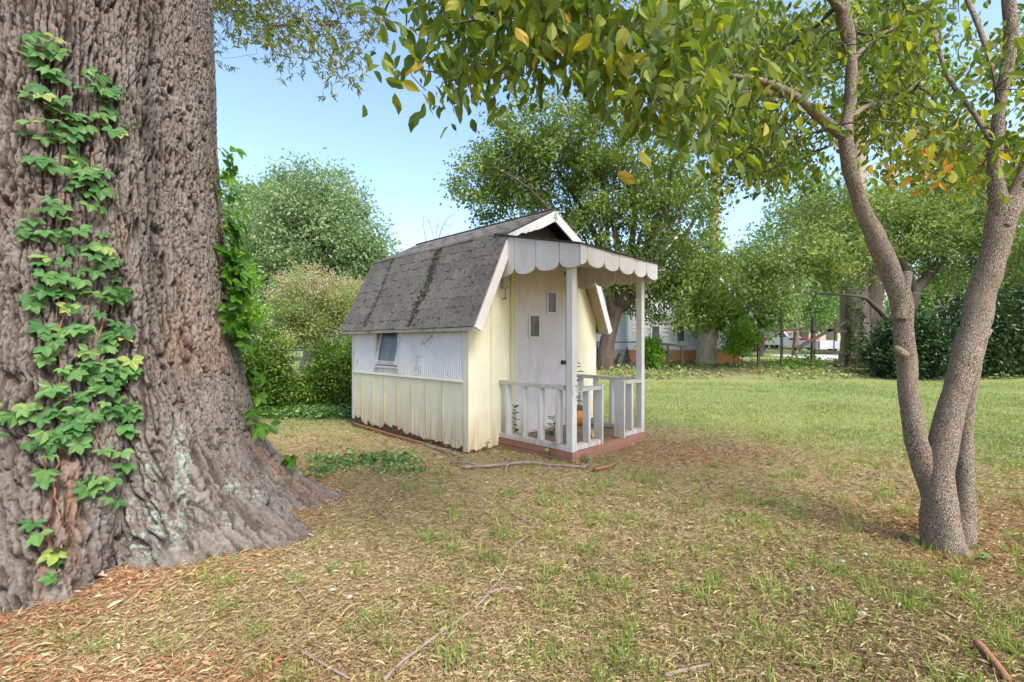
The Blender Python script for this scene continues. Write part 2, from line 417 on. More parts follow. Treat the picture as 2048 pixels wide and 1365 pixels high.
M['lf_bush'] = leaf_mat('hedge_leaf', [(0.0, (0.049, 0.101, 0.018)), (0.5, (0.105, 0.196, 0.028)), (0.85, (0.224, 0.338, 0.039)), (1.0, (0.392, 0.459, 0.055))], 0.35, 0.35)
M['lf_dark'] = leaf_mat('dark_evergreen_leaf', [(0.0, (0.018, 0.042, 0.017)), (0.6, (0.038, 0.077, 0.026)), (1.0, (0.083, 0.133, 0.042))], 0.2, 0.35)
M['lf_far'] = leaf_mat('far_tree_leaf', [(0.0, (0.091, 0.163, 0.055)), (0.6, (0.169, 0.275, 0.083)), (1.0, (0.286, 0.388, 0.121))], 0.35, 0.6)
M['lf_bank'] = leaf_mat('bank_weed_leaf', [(0.0, (0.06, 0.12, 0.035)), (0.45, (0.14, 0.24, 0.06)), (0.75, (0.28, 0.37, 0.10)), (0.9, (0.34, 0.22, 0.13)), (1.0, (0.42, 0.28, 0.18))], 0.3, 0.5)
M['lf_ivy'] = leaf_mat('ivy_leaf', [(0.0, (0.045, 0.105, 0.026)), (0.6, (0.090, 0.182, 0.046)), (0.9, (0.180, 0.294, 0.065)), (1.0, (0.300, 0.378, 0.091))], 0.25, 0.35)
M['lf_creeper'] = leaf_mat('creeper_leaf', [(0.0, (0.050, 0.135, 0.036)), (0.55, (0.085, 0.195, 0.052)), (0.90, (0.14, 0.25, 0.07)), (0.98, (0.30, 0.34, 0.08)), (1.0, (0.42, 0.24, 0.08))], 0.3, 0.5, 'obj', 0.25)
M['lf_creeper_back'] = leaf_mat('backlit_creeper_leaf', [(0.0, (0.05, 0.14, 0.015)), (0.7, (0.10, 0.24, 0.025)), (1.0, (0.16, 0.30, 0.03))], 0.55, 0.42, 'obj', 0.3)  # second creeper leaf copy with the backlight put into colour and translucence
M['lf_fall'] = leaf_mat('ivy_trunk_leaf', [(0.0, (0.067, 0.143, 0.024)), (0.5, (0.151, 0.286, 0.042)), (1.0, (0.336, 0.487, 0.072))], 0.35, 0.4)
M['grass'] = leaf_mat('grass_blade', [(0.0, (0.085, 0.15, 0.045)), (0.35, (0.14, 0.205, 0.058)), (0.65, (0.225, 0.275, 0.08)), (0.87, (0.35, 0.345, 0.145)), (1.0, (0.50, 0.44, 0.23))], 0.35, 0.55)
M['tuft'] = leaf_mat('fresh_tuft_blade', [(0.0, (0.13, 0.22, 0.04)), (0.5, (0.21, 0.32, 0.06)), (0.85, (0.36, 0.43, 0.12)), (1.0, (0.55, 0.48, 0.22))], 0.4, 0.5)
M['litter'] = leaf_mat('dry_straw_litter', [(0.0, (0.10, 0.062, 0.034)), (0.2, (0.22, 0.145, 0.078)), (0.42, (0.37, 0.265, 0.145)), (0.62, (0.52, 0.40, 0.225)), (0.76, (0.32, 0.31, 0.115)), (0.88, (0.44, 0.29, 0.14)), (1.0, (0.74, 0.63, 0.42))], 0.15, 0.8)
M['litter_red'] = leaf_mat('rust_leaf_litter', [(0.0, (0.16, 0.07, 0.04)), (0.4, (0.34, 0.14, 0.065)), (0.75, (0.46, 0.23, 0.11)), (1.0, (0.58, 0.40, 0.24))], 0.15, 0.8)

# ground
t = NT('yard_soil_and_turf'); geo = t.node('ShaderNodeNewGeometry').outputs['Position']
g = t.attr('green'); rd = t.attr('red'); iv = t.attr('ivy')
st = t.noise(geo, 55, 6, 0.7, 0.6)
soil = t.ramp(st, [(0.25, (0.17, 0.12, 0.06)), (0.5, (0.32, 0.245, 0.12)), (0.75, (0.48, 0.39, 0.2))])
grs = t.ramp(t.noise(geo, 40, 6, 0.75), [(0.25, (0.10, 0.14, 0.035)), (0.5, (0.18, 0.23, 0.06)), (0.75, (0.29, 0.32, 0.11))])
pat = t.ramp(t.noise(geo, 1.3, 5, 0.65), [(0.35, 0.0), (0.65, 1.0)])
gm = t.math('MULTIPLY', g, t.math('ADD', 0.6, t.math('MULTIPLY', pat, 0.6)), True)
c = t.mix(gm, soil, grs)
c = t.mix(t.math('MULTIPLY', rd, t.ramp(t.noise(geo, 14, 5, 0.7), [(0.4, 0.1), (0.6, 1.0)]), True), c, (0.30, 0.145, 0.085))
c = t.mix(t.math('MULTIPLY', iv, t.ramp(t.noise(geo, 2.2, 4, 0.7), [(0.4, 0.0), (0.6, 1.0)]), True), c, (0.23, 0.15, 0.10))
t.color(c).rough(0.95).bump(t.noise(geo, 70, 6, 0.75), 0.8, 0.02); M['ground'] = t.m

# ------------------------------------------------------------------ ground sheet
def green_mask(x, y):
    a = smooth(5.3, 8.8, y + 0.45 * np.maximum(x, 0) + 0.7 * fbm(x * 0.9, y * 0.9, 1.0, 3, 21))
    b = smooth(5.6, 7.2, y + 0.5 * fbm(x, y, 2.0, 3, 22)) * smooth(-1.0, -2.2, x)
    d = np.hypot((x - 1.5) / 1.7, (y - 5.3) / 1.4)
    return np.maximum(a, 0.75 * b) * smooth(0.75, 1.25, d)

def red_mask(x, y):
    dog = 1 - smooth(0.15, 0.85, np.hypot(x - 2.75, y - 2.9))
    oak = 1 - smooth(1.15, 1.95, np.hypot(x + 3.0, y - 3.1))
    por = 1 - smooth(0.35, 0.95, np.hypot((x - 1.9) / 1.5, (y - 5.15) / 0.9))
    edge = smooth(2.6, 3.6, x) * smooth(4.0, 3.0, y) * 0.7
    low = smooth(1.9, 1.5, y) * smooth(-0.2, -1.2, x) * 0.8
    low = np.maximum(low, smooth(1.62, 1.5, y) * 0.5)
    return np.clip(np.maximum.reduce([dog * 0.55, oak * 0.9, por * 0.65, edge * 0.6, low]), 0, 1)

def ivy_mask(x, y):
    return smooth(14.0, 15.5, y) * smooth(26, 20, y) * smooth(-1, 2, x)

gx = np.sinh(np.linspace(-5.4, 5.4, 301)) * 2.1
gy = np.concatenate((np.linspace(-12, 0, 14)[:-1], np.linspace(0, 9, 130)[:-1], 9 + np.sinh(np.linspace(0, 5.6, 110)) * 2.6))
GX, GY = np.meshgrid(gx, gy)
xx, yy = GX.ravel(), GY.ravel()
zz = ground_z(xx, yy) + 0.012 * fbm(xx * 5, yy * 5, 0.0, 3, 9) * smooth(14, 6, yy)
nx, ny = len(gx), len(gy)
ii = (np.arange(ny - 1)[:, None] * nx + np.arange(nx - 1)[None]).ravel()
me = mesh_np('ground', np.stack((xx, yy, zz), 1), [np.stack((ii, ii + 1, ii + nx + 1, ii + nx), 1)],
             {'green': np.where(yy > 30, 0.9, green_mask(xx, yy)), 'red': red_mask(xx, yy), 'ivy': ivy_mask(xx, yy)}, True)
tag(link('ground', me, M['ground']), kind='structure')
box('patio', (4.0, 6.4, 18.7, 19.95, 0.18, 0.31), simple('patio_concrete', (0.62, 0.55, 0.49), (0.5, 0.43, 0.38), 4, 0.9))
tag(bpy.data.objects['patio'], kind='structure')
# driveway seen through the gap in the trees
dv = np.array([(17, 24), (26, 22.5), (36, 46), (19, 50)])
dz = np.array([float(ground_z(a, b)) + 0.03 for a, b in dv])
tag(link('driveway', mesh_np('driveway', np.column_stack((dv, dz)), [np.array([(0, 1, 2, 3)])]), simple('driveway_gravel', (0.50, 0.48, 0.48), (0.40, 0.38, 0.37), 12, 0.95)), kind='structure')

# ------------------------------------------------------------------ the little shed
C0 = np.array((-0.483, 5.055)); TH = math.atan2(0.721, 0.693)
ca, sa = math.cos(TH), math.sin(TH)
W_, L_ = 2.53, 2.66                      # front width, depth
def front(u, v, t=0.0):
    """photo pixel -> (s, z) on the plane at depth t of the shed's own frame"""
    r = (u - CU) / F; x0 = C0[0] - sa * t; y0 = C0[1] + ca * t
    s = (r * y0 - x0) / (ca - r * sa); Y = y0 + sa * s
    return s, H - Y * (v - CV) / F
def left(u, v):
    r = (u - CU) / F; t = (r * C0[1] - C0[0]) / (-sa - r * ca); Y = C0[1] + ca * t
    return t, H - Y * (v - CV) / F

shed = thing('garden_shed', 'small cream yellow gambrel roofed garden shed with scalloped white awning over its porch', 'shed', (C0[0], C0[1], 0), TH)
EZ, BZ, RZ = 1.42, 2.50, 2.93            # eave, break and ridge heights
OV, FO, BO = 0.10, 0.20, 0.18            # overhangs: side, front, back
gam = [(0, 0.02), (W_, 0.02), (W_, 1.62), (2.07, 2.44), (W_ / 2, 2.86), (0.46, 2.44), (0, 1.62)]

# walls: a closed inner core, then the boards
_fx = np.linspace(0.0, 0.462, 26); _fz = 0.01 + 0.05 * np.clip(0.5 + 1.3 * fbm(_fx * 9, 0.9, 0.5, 3, 33), 0, 1) + rng.uniform(0, 0.012, 26)
prism('front_wall', [(a_, b_) for a_, b_ in zip(_fx, _fz)] + [(0.463, 0.12), (W_, 0.12), (W_, 1.55), (2.04, 2.42), (W_ / 2, 2.83), (0.49, 2.42), (0, 1.55)], 'y', 0.0, 0.03, M['yellow'], shed)
prism('rear_wall', [(0.0, 0.12), (W_, 0.12), (W_, 1.55), (2.04, 2.42), (W_ / 2, 2.83), (0.49, 2.42), (0, 1.55)], 'y', L_ - 0.03, L_, M['yellow'], shed)
box('side_wall', (W_ - 0.035, W_ - 0.006, 0.032, L_ - 0.032, 0.06, 1.60), M['yellow'], shed)
box('ground_sill', (0.018, 0.09, 0.02, L_ - 0.02, -0.04, 0.118), M['rot'], shed)
box('ground_sill', (0.10, 0.466, 0.006, 0.09, -0.04, 0.118), M['rot'], shed)

def jag_board(name, axis, a0, a1, z0, z1, d0, d1, mat, amp, rot=0.0, parent=shed):
    """a board whose foot has rotted to an uneven edge"""
    n = max(4, int((a1 - a0) / 0.018)); xs = np.linspace(a0, a1, n)
    foot = z0 + amp * np.clip(0.5 + 1.3 * fbm(xs * 9, rot * 7 + 0.3, 0.5, 3, 31), 0, 1) + rng.uniform(0, amp * 0.35, n)
    poly = [(x, z) for x, z in zip(xs, foot)] + [(a1, z1), (a0, z1)]
    return prism(name, poly, axis, d0, d1, mat, parent)

edges = [left(u, 800)[0] for u in (927, 887.6, 854.4, 825.6, 797, 771, 747.7, 726, 708.7)]
edges[0] = 0.075; edges[-1] = L_ - 0.04
for i in range(8):
    a0, a1 = edges[i], edges[i + 1]
    amp = [0.05, 0.05, 0.06, 0.075, 0.13, 0.10, 0.11, 0.19][i]
    jag_board('lower_siding_board', 'x', a0 + 0.004, a1 - 0.004, 0.035, 0.79, -0.013, 0.010, M['yellow'], amp, i)
for i in range(1, 8):
    a = edges[i]; jag_board('batten', 'x', a - 0.011, a + 0.011, 0.06, 0.775, -0.022, -0.0135, M['yellow_groove'], 0.09, i + 20)
# corner boards
jag_board('corner_board', 'x', -0.022, 0.072, 0.0, 1.60, -0.020, -0.001, M['yellow'], 0.03, 40)
box('corner_board', (-0.018, -0.0005, L_ - 0.038, L_ + 0.02, 0.10, 1.60), M['white'], shed)
# beaded white upper panel with its drip strip, open awning window
pitch = 0.042; ys = []; V = []; z0, z1 = 0.825, 1.58
wt0, wt1, wz0 = left(797, 700)[0], left(755, 700)[0], 0.93
acc = Acc(); y = 0.076
while y < L_ - 0.045:
    y1 = min(y + pitch - 0.008, L_ - 0.042); m = (y + y1) / 2
    spans = [(z0, z1)] if not (wt0 - 0.02 < m < wt1 + 0.02) else [(z0, wz0)]
    for a, b in spans:
        pr = [(-0.004, y), (-0.013, y + 0.008), (-0.014, m), (-0.013, y1 - 0.008), (-0.004, y1)]
        Vv = [(p[0], p[1], z) for z in (a, b) for p in pr]
        acc.add(Vv, Q=[(k, k + 1, k + 6, k + 5) for k in range(4)])
    y += pitch
link('beaded_panel', acc.mesh('beaded_panel'), M['bead'], shed)
for dm in ((0.076, wt0 - 0.003, 0.80, 1.60), (wt1 + 0.003, L_ - 0.04, 0.80, 1.60), (wt0 - 0.003, wt1 + 0.003, 0.80, wz0)):
    box('panel_backing', (-0.0035, 0.0115, *dm), M['bead'], shed)
for dm in ((0.032, wt0 - 0.003, 0.12, 1.60), (wt1 + 0.003, L_ - 0.032, 0.12, 1.60), (wt0 - 0.003, wt1 + 0.003, 0.12, wz0)):
    box('side_wall', (0.012, 0.035, *dm), M['rot'], shed)
prism('drip_strip', [(-0.027, 0.797), (-0.0145, 0.797), (-0.0145, 0.824), (-0.024, 0.818)], 'y', 0.070, L_ - 0.03, M['yellow'], shed)
# window: dark opening, sash tilted outward at its foot
win = link('window', None, None, shed)
win.location = (0, 0, 0)
box('interior_shade_sheet', (0.13, 0.14, wt0 - 0.03, wt1 + 0.03, wz0 - 0.02, 1.60), M['dark'], win)  # near-black sheet; the unlit interior's shade is put into its colour
sash_top, sash_bot = np.array((0.085, 0, 1.52)), np.array((-0.03, 0, wz0 + 0.012))
def sash(a, b, w, h, name, mat): beam(name, a, b, w, h, mat, win, up=(-1, 0, -0.19))
P0 = lambda f, yy_: np.array((sash_top[0] + (sash_bot[0] - sash_top[0]) * f, yy_, sash_top[2] + (sash_bot[2] - sash_top[2]) * f))
sash(P0(0, wt0 + 0.022), P0(1, wt0 + 0.022), 0.045, 0.028, 'sash_stile', M['white'])
sash(P0(0, wt1 - 0.022), P0(1, wt1 - 0.022), 0.045, 0.028, 'sash_stile', M['white'])
sash(P0(0.03, wt0 + 0.045), P0(0.03, wt1 - 0.045), 0.04, 0.028, 'sash_rail', M['white'])
sash(P0(0.955, wt0 + 0.045), P0(0.955, wt1 - 0.045), 0.05, 0.028, 'sash_rail', M['white'])
g0, g1 = P0(0.05, wt0 + 0.04), P0(0.93, wt1 - 0.04)
link('pane', mesh_np('pane', [(g0[0], g0[1], g0[2]), (g0[0], g1[1], g0[2]), (g1[0], g1[1], g1[2]), (g1[0], g0[1], g1[2])], [np.array([(0, 1, 2, 3)])]), M['glass'], win)
box('window_sill', (-0.035, -0.0145, wt0 - 0.02, wt1 + 0.02, wz0 - 0.03, wz0 - 0.002), M['white'], win)
box('window_jamb', (-0.020, 0.128, wt1 + 0.0035, wt1 + 0.024, wz0, 1.58), M['yellow_groove'], win)
box('window_jamb', (-0.020, 0.128, wt0 - 0.024, wt0 - 0.0035, wz0, 1.58), M['white'], win)
box('window_head', (-0.012, 0.128, wt0, wt1, 1.53, 1.58), M['white'], win)

# front wall joints and trim
for u in (982,):
    s, _ = front(u, 700); box('wall_groove_strip', (s - 0.006, s + 0.006, -0.004, -0.0005, 0.10, 1.62 + s * 1.6), M['yellow_groove'], shed)  # raised strip whose darker cream carries the shade of a wall groove
box('corner_board', (0.0, 0.045, -0.012, -0.0085, 0.05, 1.50), M['yellow'], shed)
d0, d1 = 0.752, 1.735; DT = 2.175
box('door_trim', (d0 - 0.095, d0 - 0.035, -0.028, -0.001, 0.13, DT + 0.05), M['yellow_groove'], shed)
box('door_trim', (d0 - 0.034, d0 - 0.002, -0.034, -0.001, 0.13, DT + 0.05), M['white'], shed)
box('door_trim', (d1 + 0.028, d1 + 0.11, -0.032, -0.001, 0.13, DT + 0.05), M['white'], shed)
box('door_trim', (d0 - 0.034, d1 + 0.11, -0.036, -0.001, DT + 0.052, DT + 0.12), M['white'], shed)
box('door_gap', (d1 + 0.002, d1 + 0.027, -0.006, -0.001, 0.13, DT + 0.05), M['rot'], shed)
door = box('door', (d0, d1, -0.030, -0.002, 0.145, DT), M['door'], shed)
box('threshold', (d0 - 0.05, d1 + 0.06, -0.07, -0.001, 0.121, 0.143), M['white_green'], shed)
for (ua, va, ub, vb) in ((1091.4, 585.7, 1106.7, 625.7), (1056, 632, 1073.3, 673.5)):
    sA, zA = front(ua, va); sB, zB = front(ub, vb)
    w = link('door_window', None, None, door)
    for nm, dm, mt in (('pane', (sA, sB, -0.034, -0.0305, zB, zA), M['glass_dark']),
                       ('frame', (sA - 0.03, sA, -0.046, -0.0305, zB - 0.03, zA + 0.03), M['door']), ('frame', (sB, sB + 0.03, -0.046, -0.0305, zB - 0.03, zA + 0.03), M['door']),
                       ('frame', (sA, sB, -0.045, -0.0305, zA, zA + 0.03), M['door']), ('frame', (sA, sB, -0.045, -0.0305, zB - 0.03, zB), M['door'])):
        p = box('door_window_' + nm, dm, mt, door)
    bpy.data.objects.remove(w)
sK, zK = front(1121, 725)
acc = Acc(); acc.add(*tube([(sK, -0.03, zK), (sK, -0.036, zK)], 0.032, 14)); acc.add(*tube([(sK, -0.036, zK), (sK, -0.065, zK)], 0.011, 10))
acc.add(*tube([(sK, -0.062, zK), (sK, -0.068, zK), (sK, -0.082, zK), (sK, -0.094, zK), (sK, -0.098, zK)], [0.014, 0.026, 0.031, 0.025, 0.010], 14))
link('door_knob', acc.mesh('door_knob', True), M['metal_dark'], door)
# chime box with its pull cord left of the door
sB, zB = front(1006, 566)
ch = box('chime_box', (sB - 0.045, sB + 0.04, -0.05, -0.001, zB - 0.075, zB + 0.06), M['white_green'], shed)
acc = Acc(); acc.add(*tube([(sB + 0.005, -0.03, zB - 0.07), (sB + 0.012, -0.03, zB - 0.12), (sB + 0.004, -0.03, zB - 0.19)], 0.004, 5))
acc.add(*tube([(sB - 0.025, -0.03, zB - 0.195), (sB + 0.03, -0.03, zB - 0.185)], 0.006, 5))
link('pull_cord', acc.mesh('pull_cord'), M['rot'], ch)

# gambrel roof: deck, rake boards, shingles
def roofline(side, z_off=0.0):
    e, b, r = (-OV, EZ), (0.43, BZ), (W_ / 2, RZ)
    if side > 0: e, b = (W_ + OV, EZ), (W_ - 0.43, BZ)
    return np.array(e), np.array(b), np.array(r)
roof = link('roof', None, None, shed)
for sd in (-1, 1):
    e, b, r_ = roofline(sd)
    for (p, q) in ((e, b), (b, r_)):
        n = np.array((-(q - p)[1], (q - p)[0])); n = n / np.linalg.norm(n); n = n if n[1] > 0 else -n
        th = -0.022
        prism('roof_deck', [tuple(p), tuple(q), tuple(q + n * th), tuple(p + n * th)], 'y', -FO + 0.002, L_ + BO, M['felt'], roof)
def rake(p, q, w, y0, y1, mat, name='rake_board', ragged=0.0, cutp=0.0):
    d = (q - p) / np.linalg.norm(q - p); n = np.array((-d[1], d[0])); n = n if n[1] < 0 else -n
    N = 26 if ragged else 2
    ts = np.linspace(0, 1, N); top = [tuple(p + (q - p) * t_) for t_ in ts]; bot = []
    for t_ in ts:
        ww = w - (ragged * max(0, (0.62 - t_) / 0.62) ** 1.2 * (0.55 + 0.9 * abs(float(noise3(np.array([t_ * 9.0]), 0.2, 0.7, 3)[0]))) if ragged else 0)
        bot.append(tuple(p + (q - p) * t_ + n * max(0.02, ww)))
    return prism(name, top + bot[::-1], 'y', y0, y1, mat, shed)
for sd in (-1, 1):
    e, b, r_ = roofline(sd); dn = np.array((0, -0.004))
    rake(e + dn, b + dn, 0.105, -FO - 0.022, -FO, M['white'])
    rake(b + dn, r_ + dn, 0.115, -FO - 0.026, -FO + 0.0, M['white'], ragged=0.11 if sd < 0 else 0.0)
    rake(e + dn, b + dn, 0.10, L_ + BO, L_ + BO + 0.02, M['white'])
    rake(b + dn, r_ + dn, 0.10, L_ + BO, L_ + BO + 0.02, M['white'])
    # soffit between rake and wall, eave strip
    dd = (b - e) / np.linalg.norm(b - e); n = np.array((dd[1], -dd[0])) * (1 if sd < 0 else -1)
    o = n * 0.030
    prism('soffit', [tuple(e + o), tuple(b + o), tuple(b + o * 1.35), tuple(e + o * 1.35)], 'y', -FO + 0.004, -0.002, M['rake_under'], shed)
    x0 = -OV - 0.004 if sd < 0 else W_ + OV - 0.016
    box('eave_strip', (x0, x0 + 0.02, -FO + 0.004, L_ + BO - 0.004, EZ - 0.045, EZ - 0.006), M['white_green'], shed)
prism('gable_boards', [(0.50, 2.425), (2.03, 2.425), (W_ / 2, 2.825)], 'y', -0.012, -0.001, M['gable'], shed)

# shingles: one object each on the two slopes that show, shared meshes
sh_meshes = []
for k in range(9):
    w = 0.30 - 0.006; Ls = 0.185; th = 0.010
    n = 7; xs = np.linspace(-w / 2, w / 2, n)
    lowz = rng.uniform(-0.006, 0.004, n) + (0.01 * np.sin(np.linspace(0, 3.1, n)) if k % 3 == 0 else 0)
    cur = rng.uniform(0.0, 0.010) * np.linspace(-1, 1, n) ** 2
    V = []
    for i in range(n):
        for (yy_, zz_) in ((lowz[i], 0.0), (lowz[i] - 0.001, th + cur[i] + rng.uniform(0, 0.002)), (Ls, th * 0.5), (Ls, -0.003)):
            V.append((xs[i], yy_, zz_))
    Q = []
    for i in range(n - 1):
        for j in range(4):
            Q.append((i * 4 + j, i * 4 + (j + 1) % 4, (i + 1) * 4 + (j + 1) % 4, (i + 1) * 4 + j))
    Q += [(0, 3, 2, 1), ((n - 1) * 4, (n - 1) * 4 + 1, (n - 1) * 4 + 2, (n - 1) * 4 + 3)]
    m_ = mesh_np('shingle', V, [np.array(Q)]); m_.materials.append(M['shingle']); sh_meshes.append(m_)
def shingle_frames(p, q, rows, side):
    d = (q - p) / np.linalg.norm(q - p); n = np.array((-d[1], d[0])) * (1 if side < 0 else -1); n = n if n[1] > 0 else -n
    Ln = np.linalg.norm(q - p); out = []; ex = Ln / rows
    for i in range(rows):
        y0, y1 = -FO - 0.015, L_ + BO + 0.015; cut = [y0]; q = y0 + (0.15 if i % 2 else 0.30) + rng.uniform(-0.02, 0.02)
        while q < y1 - 0.06: cut.append(q); q += 0.30
        cut.append(y1)
        for c0, c1 in zip(cut[:-1], cut[1:]):
            out.append((p + d * (i * ex - 0.012) + n * (0.004 + 0.0035), (c0 + c1) / 2, d, n, (c1 - c0) / 0.30))
    return out
def place_shingles(p, q, rows, side, single=None):
    for pt, yc, d, n, ws_ in shingle_frames(p, q, rows, side):
        sx = -1 if side < 0 else 1
        Xv = Vector((0, sx * 1.0 if side > 0 else -1.0, 0)); Yv = Vector((d[0], 0, d[1])); Zv = Vector((n[0], 0, n[1]))
        Xv = Yv.cross(Zv)
        rot = Matrix((Xv, Yv, Zv)).transposed().to_4x4()
        mw = Matrix.Translation((pt[0] + n[0] * rng.uniform(0, 0.0015), yc + rng.uniform(-0.002, 0.002), pt[1] + n[1] * rng.uniform(0, 0.0015))) @ rot @ Matrix.Rotation(rng.normal(0, 0.006), 4, 'Z') @ Matrix.Rotation(rng.uniform(0.02, 0.03), 4, 'X') @ Matrix.Diagonal((ws_, 1, 1, 1))
        if single is None:
            o = bpy.data.objects.new('shingle', random.choice(sh_meshes)); col.objects.link(o); o.parent = roof; o.matrix_local = mw
        else:
            m_ = sh_meshes[0]; co = np.zeros(len(m_.vertices) * 3, np.float32); m_.vertices.foreach_get('co', co); co = co.reshape(-1, 3)
            A = np.array(mw); v_ = co @ A[:3, :3].T + A[:3, 3]
            single.add(v_, Q=np.array([tuple(pl.vertices) for pl in m_.polygons]))
e, b, r_ = roofline(-1); place_shingles(e, b, 9, -1); place_shingles(b, r_, 7, -1)
e, b, r_ = roofline(1); place_shingles(e, b, 9, 1)
acc = Acc(); place_shingles(b, r_, 7, 1, acc); tag(link('far_slope_shingles', acc.mesh('far_slope_shingles'), M['shingle'], roof), kind='stuff')
for sgn in (-1, 1):
    prism('ridge_cap', [(W_ / 2, RZ + 0.022), (W_ / 2 + sgn * 0.11, RZ - 0.035), (W_ / 2 + sgn * 0.11, RZ - 0.022 - 0.025), (W_ / 2, RZ + 0.008)], 'y', -FO - 0.01, L_ + BO + 0.01, M['shingle'], roof)
# moss in streaks down the left slope: small cushions
e, b, r_ = roofline(-1); d = (b - e); n = np.array((-d[1], d[0])); n = n / np.linalg.norm(n); n = n if n[1] > 0 else -n
acc = Acc()
for (y_top, y_bot, cnt, wd) in ((1.05, 0.98, 900, 0.045), (2.20, 2.14, 300, 0.03), (0.2, 0.2, 40, 0.5), (1.5, 1.5, 60, 1.2)):
    for k in range(cnt):
        f = rng.uniform(0.02, 0.99); yy_ = y_bot + (y_top - y_bot) * f + rng.normal(0, wd) + 0.03 * math.sin(f * 9)
        if yy_ < -0.15 or yy_ > L_ + 0.1: continue
        c_ = e + d * f + n * 0.017; rr = rng.uniform(0.005, 0.017)
        c3 = np.array((c_[0], yy_, c_[1])); N3 = np.array((n[0], 0, n[1])); D3 = unit(np.array((d[0], 0, d[1])))
        m = 6; a_ = np.linspace(0, 2 * np.pi, m, endpoint=False)
        ring = [c3 + (D3 * math.cos(q) * 1.5 + np.array((0, 1, 0)) * math.sin(q)) * rr * rng.uniform(0.7, 1.2) for q in a_]
        V = ring + [c3 + N3 * rr * 0.8]
        acc.add(V, T=[(i, (i + 1) % m, m) for i in range(m)])
tag(link('moss', acc.mesh('moss'), M['moss'], roof), kind='stuff')

# porch base and floor
PS0, PS1, PT = 0.467, 2.0, -1.08
porch = link('porch', None, None, shed)
FZ = 0.12
for i in range(6):
    a = PT + 0.05 + i * (1.02 / 6)
    box('floor_board', (PS0 + 0.05, PS1 - 0.05, a + 0.003, a + 1.02 / 6 - 0.003, FZ - 0.03, FZ - rng.uniform(0, 0.006)), M['porch_floor'], porch)
beam('base_board', (PS0 + 0.025, PT + 0.001, 0.090), (PS0 + 0.025, 0.0, 0.090), 0.05, 0.062, M['red_wood'], porch)
beam('base_board', (PS0 + 0.028, PT + 0.006, 0.028), (PS0 + 0.028, 0.0, 0.024), 0.05, 0.056, M['red_wood'], porch)
beam('base_board', (PS0 + 0.051, PT + 0.025, 0.088), (PS1 - 0.001, PT + 0.025, 0.088), 0.05, 0.066, M['red_wood'], porch)
beam('base_board', (PS0 + 0.056, PT + 0.030, 0.026), (PS1 - 0.006, PT + 0.030, 0.022), 0.05, 0.056, M['red_wood'], porch)
beam('base_board', (PS1 - 0.025, PT + 0.051, 0.088), (PS1 - 0.025, 0.0, 0.088), 0.05, 0.066, M['red_wood'], porch)
# posts, railings
PW = 0.075
p1 = (PS0 + 0.045, PT + 0.045); p2 = (PS1 - 0.04, PT + 0.045)
box('post', (p1[0] - PW / 2 - 0.004, p1[0] + PW / 2, p1[1] - PW / 2, p1[1] + PW / 2, FZ + 0.002, 2.19), M['white'], porch)
box('post', (p2[0] - PW / 2, p2[0] + PW / 2, p2[1] - PW / 2, p2[1] + PW / 2, FZ + 0.002, 2.19), M['white'], porch)
def railing(a, b, ztop, n_bal, depth_end=None, name='railing'):
    r0 = link(name, None, None, shed)
    a = np.array(a); b = np.array(b); dr = unit(b - a)
    P3 = lambda p, z: (p[0], p[1], z)
    beam('top_rail', P3(a, ztop - 0.02), P3(b, ztop - 0.02 - rng.uniform(0, 0.012)), 0.085, 0.042, M['white_green'], r0)
    beam('bottom_rail', P3(a, FZ + 0.035), P3(b, FZ + 0.03), 0.085, 0.05, M['white'], r0)
    for k in range(n_bal):
        p = a + (b - a) * ((k + 0.5) / n_bal if n_bal > 1 else 0.5)
        Vb = beam_v(P3(p, FZ + 0.062), P3(p, ztop - 0.043), 0.04, 0.075, up=(-dr[1], dr[0], 0))
        Vb[:, :2] += rng.uniform(-0.003, 0.003, (1, 2))
        link('baluster', mesh_np('baluster', Vb, [BQ]), M['white'], r0)
    return r0
rl = railing((p1[0], -0.001), (p1[0], p1[1] + PW / 2), 0.80, 4)
rr_ = railing((p2[0], -0.001), (p2[0], p2[1] + PW / 2), 0.80, 4)
rn = railing((p1[0] + PW / 2, p1[1]), (1.0, p1[1]), 0.775, 1)
Vb = beam_v((1.012, p1[1], FZ + 0.002), (1.012, p1[1], 0.785), 0.024, 0.11, up=(0, 1, 0)); link('end_board', mesh_np('end_board', Vb, [BQ]), M['white'], rn)
rf = railing((1.475, p2[1]), (p2[0] - PW / 2, p2[1]), 0.795, 1)
Vb = beam_v((1.462, p2[1], FZ + 0.002), (1.462, p2[1], 0.80), 0.024, 0.13, up=(0, 1, 0)); link('end_board', mesh_np('end_board', Vb, [BQ]), M['white'], rf)

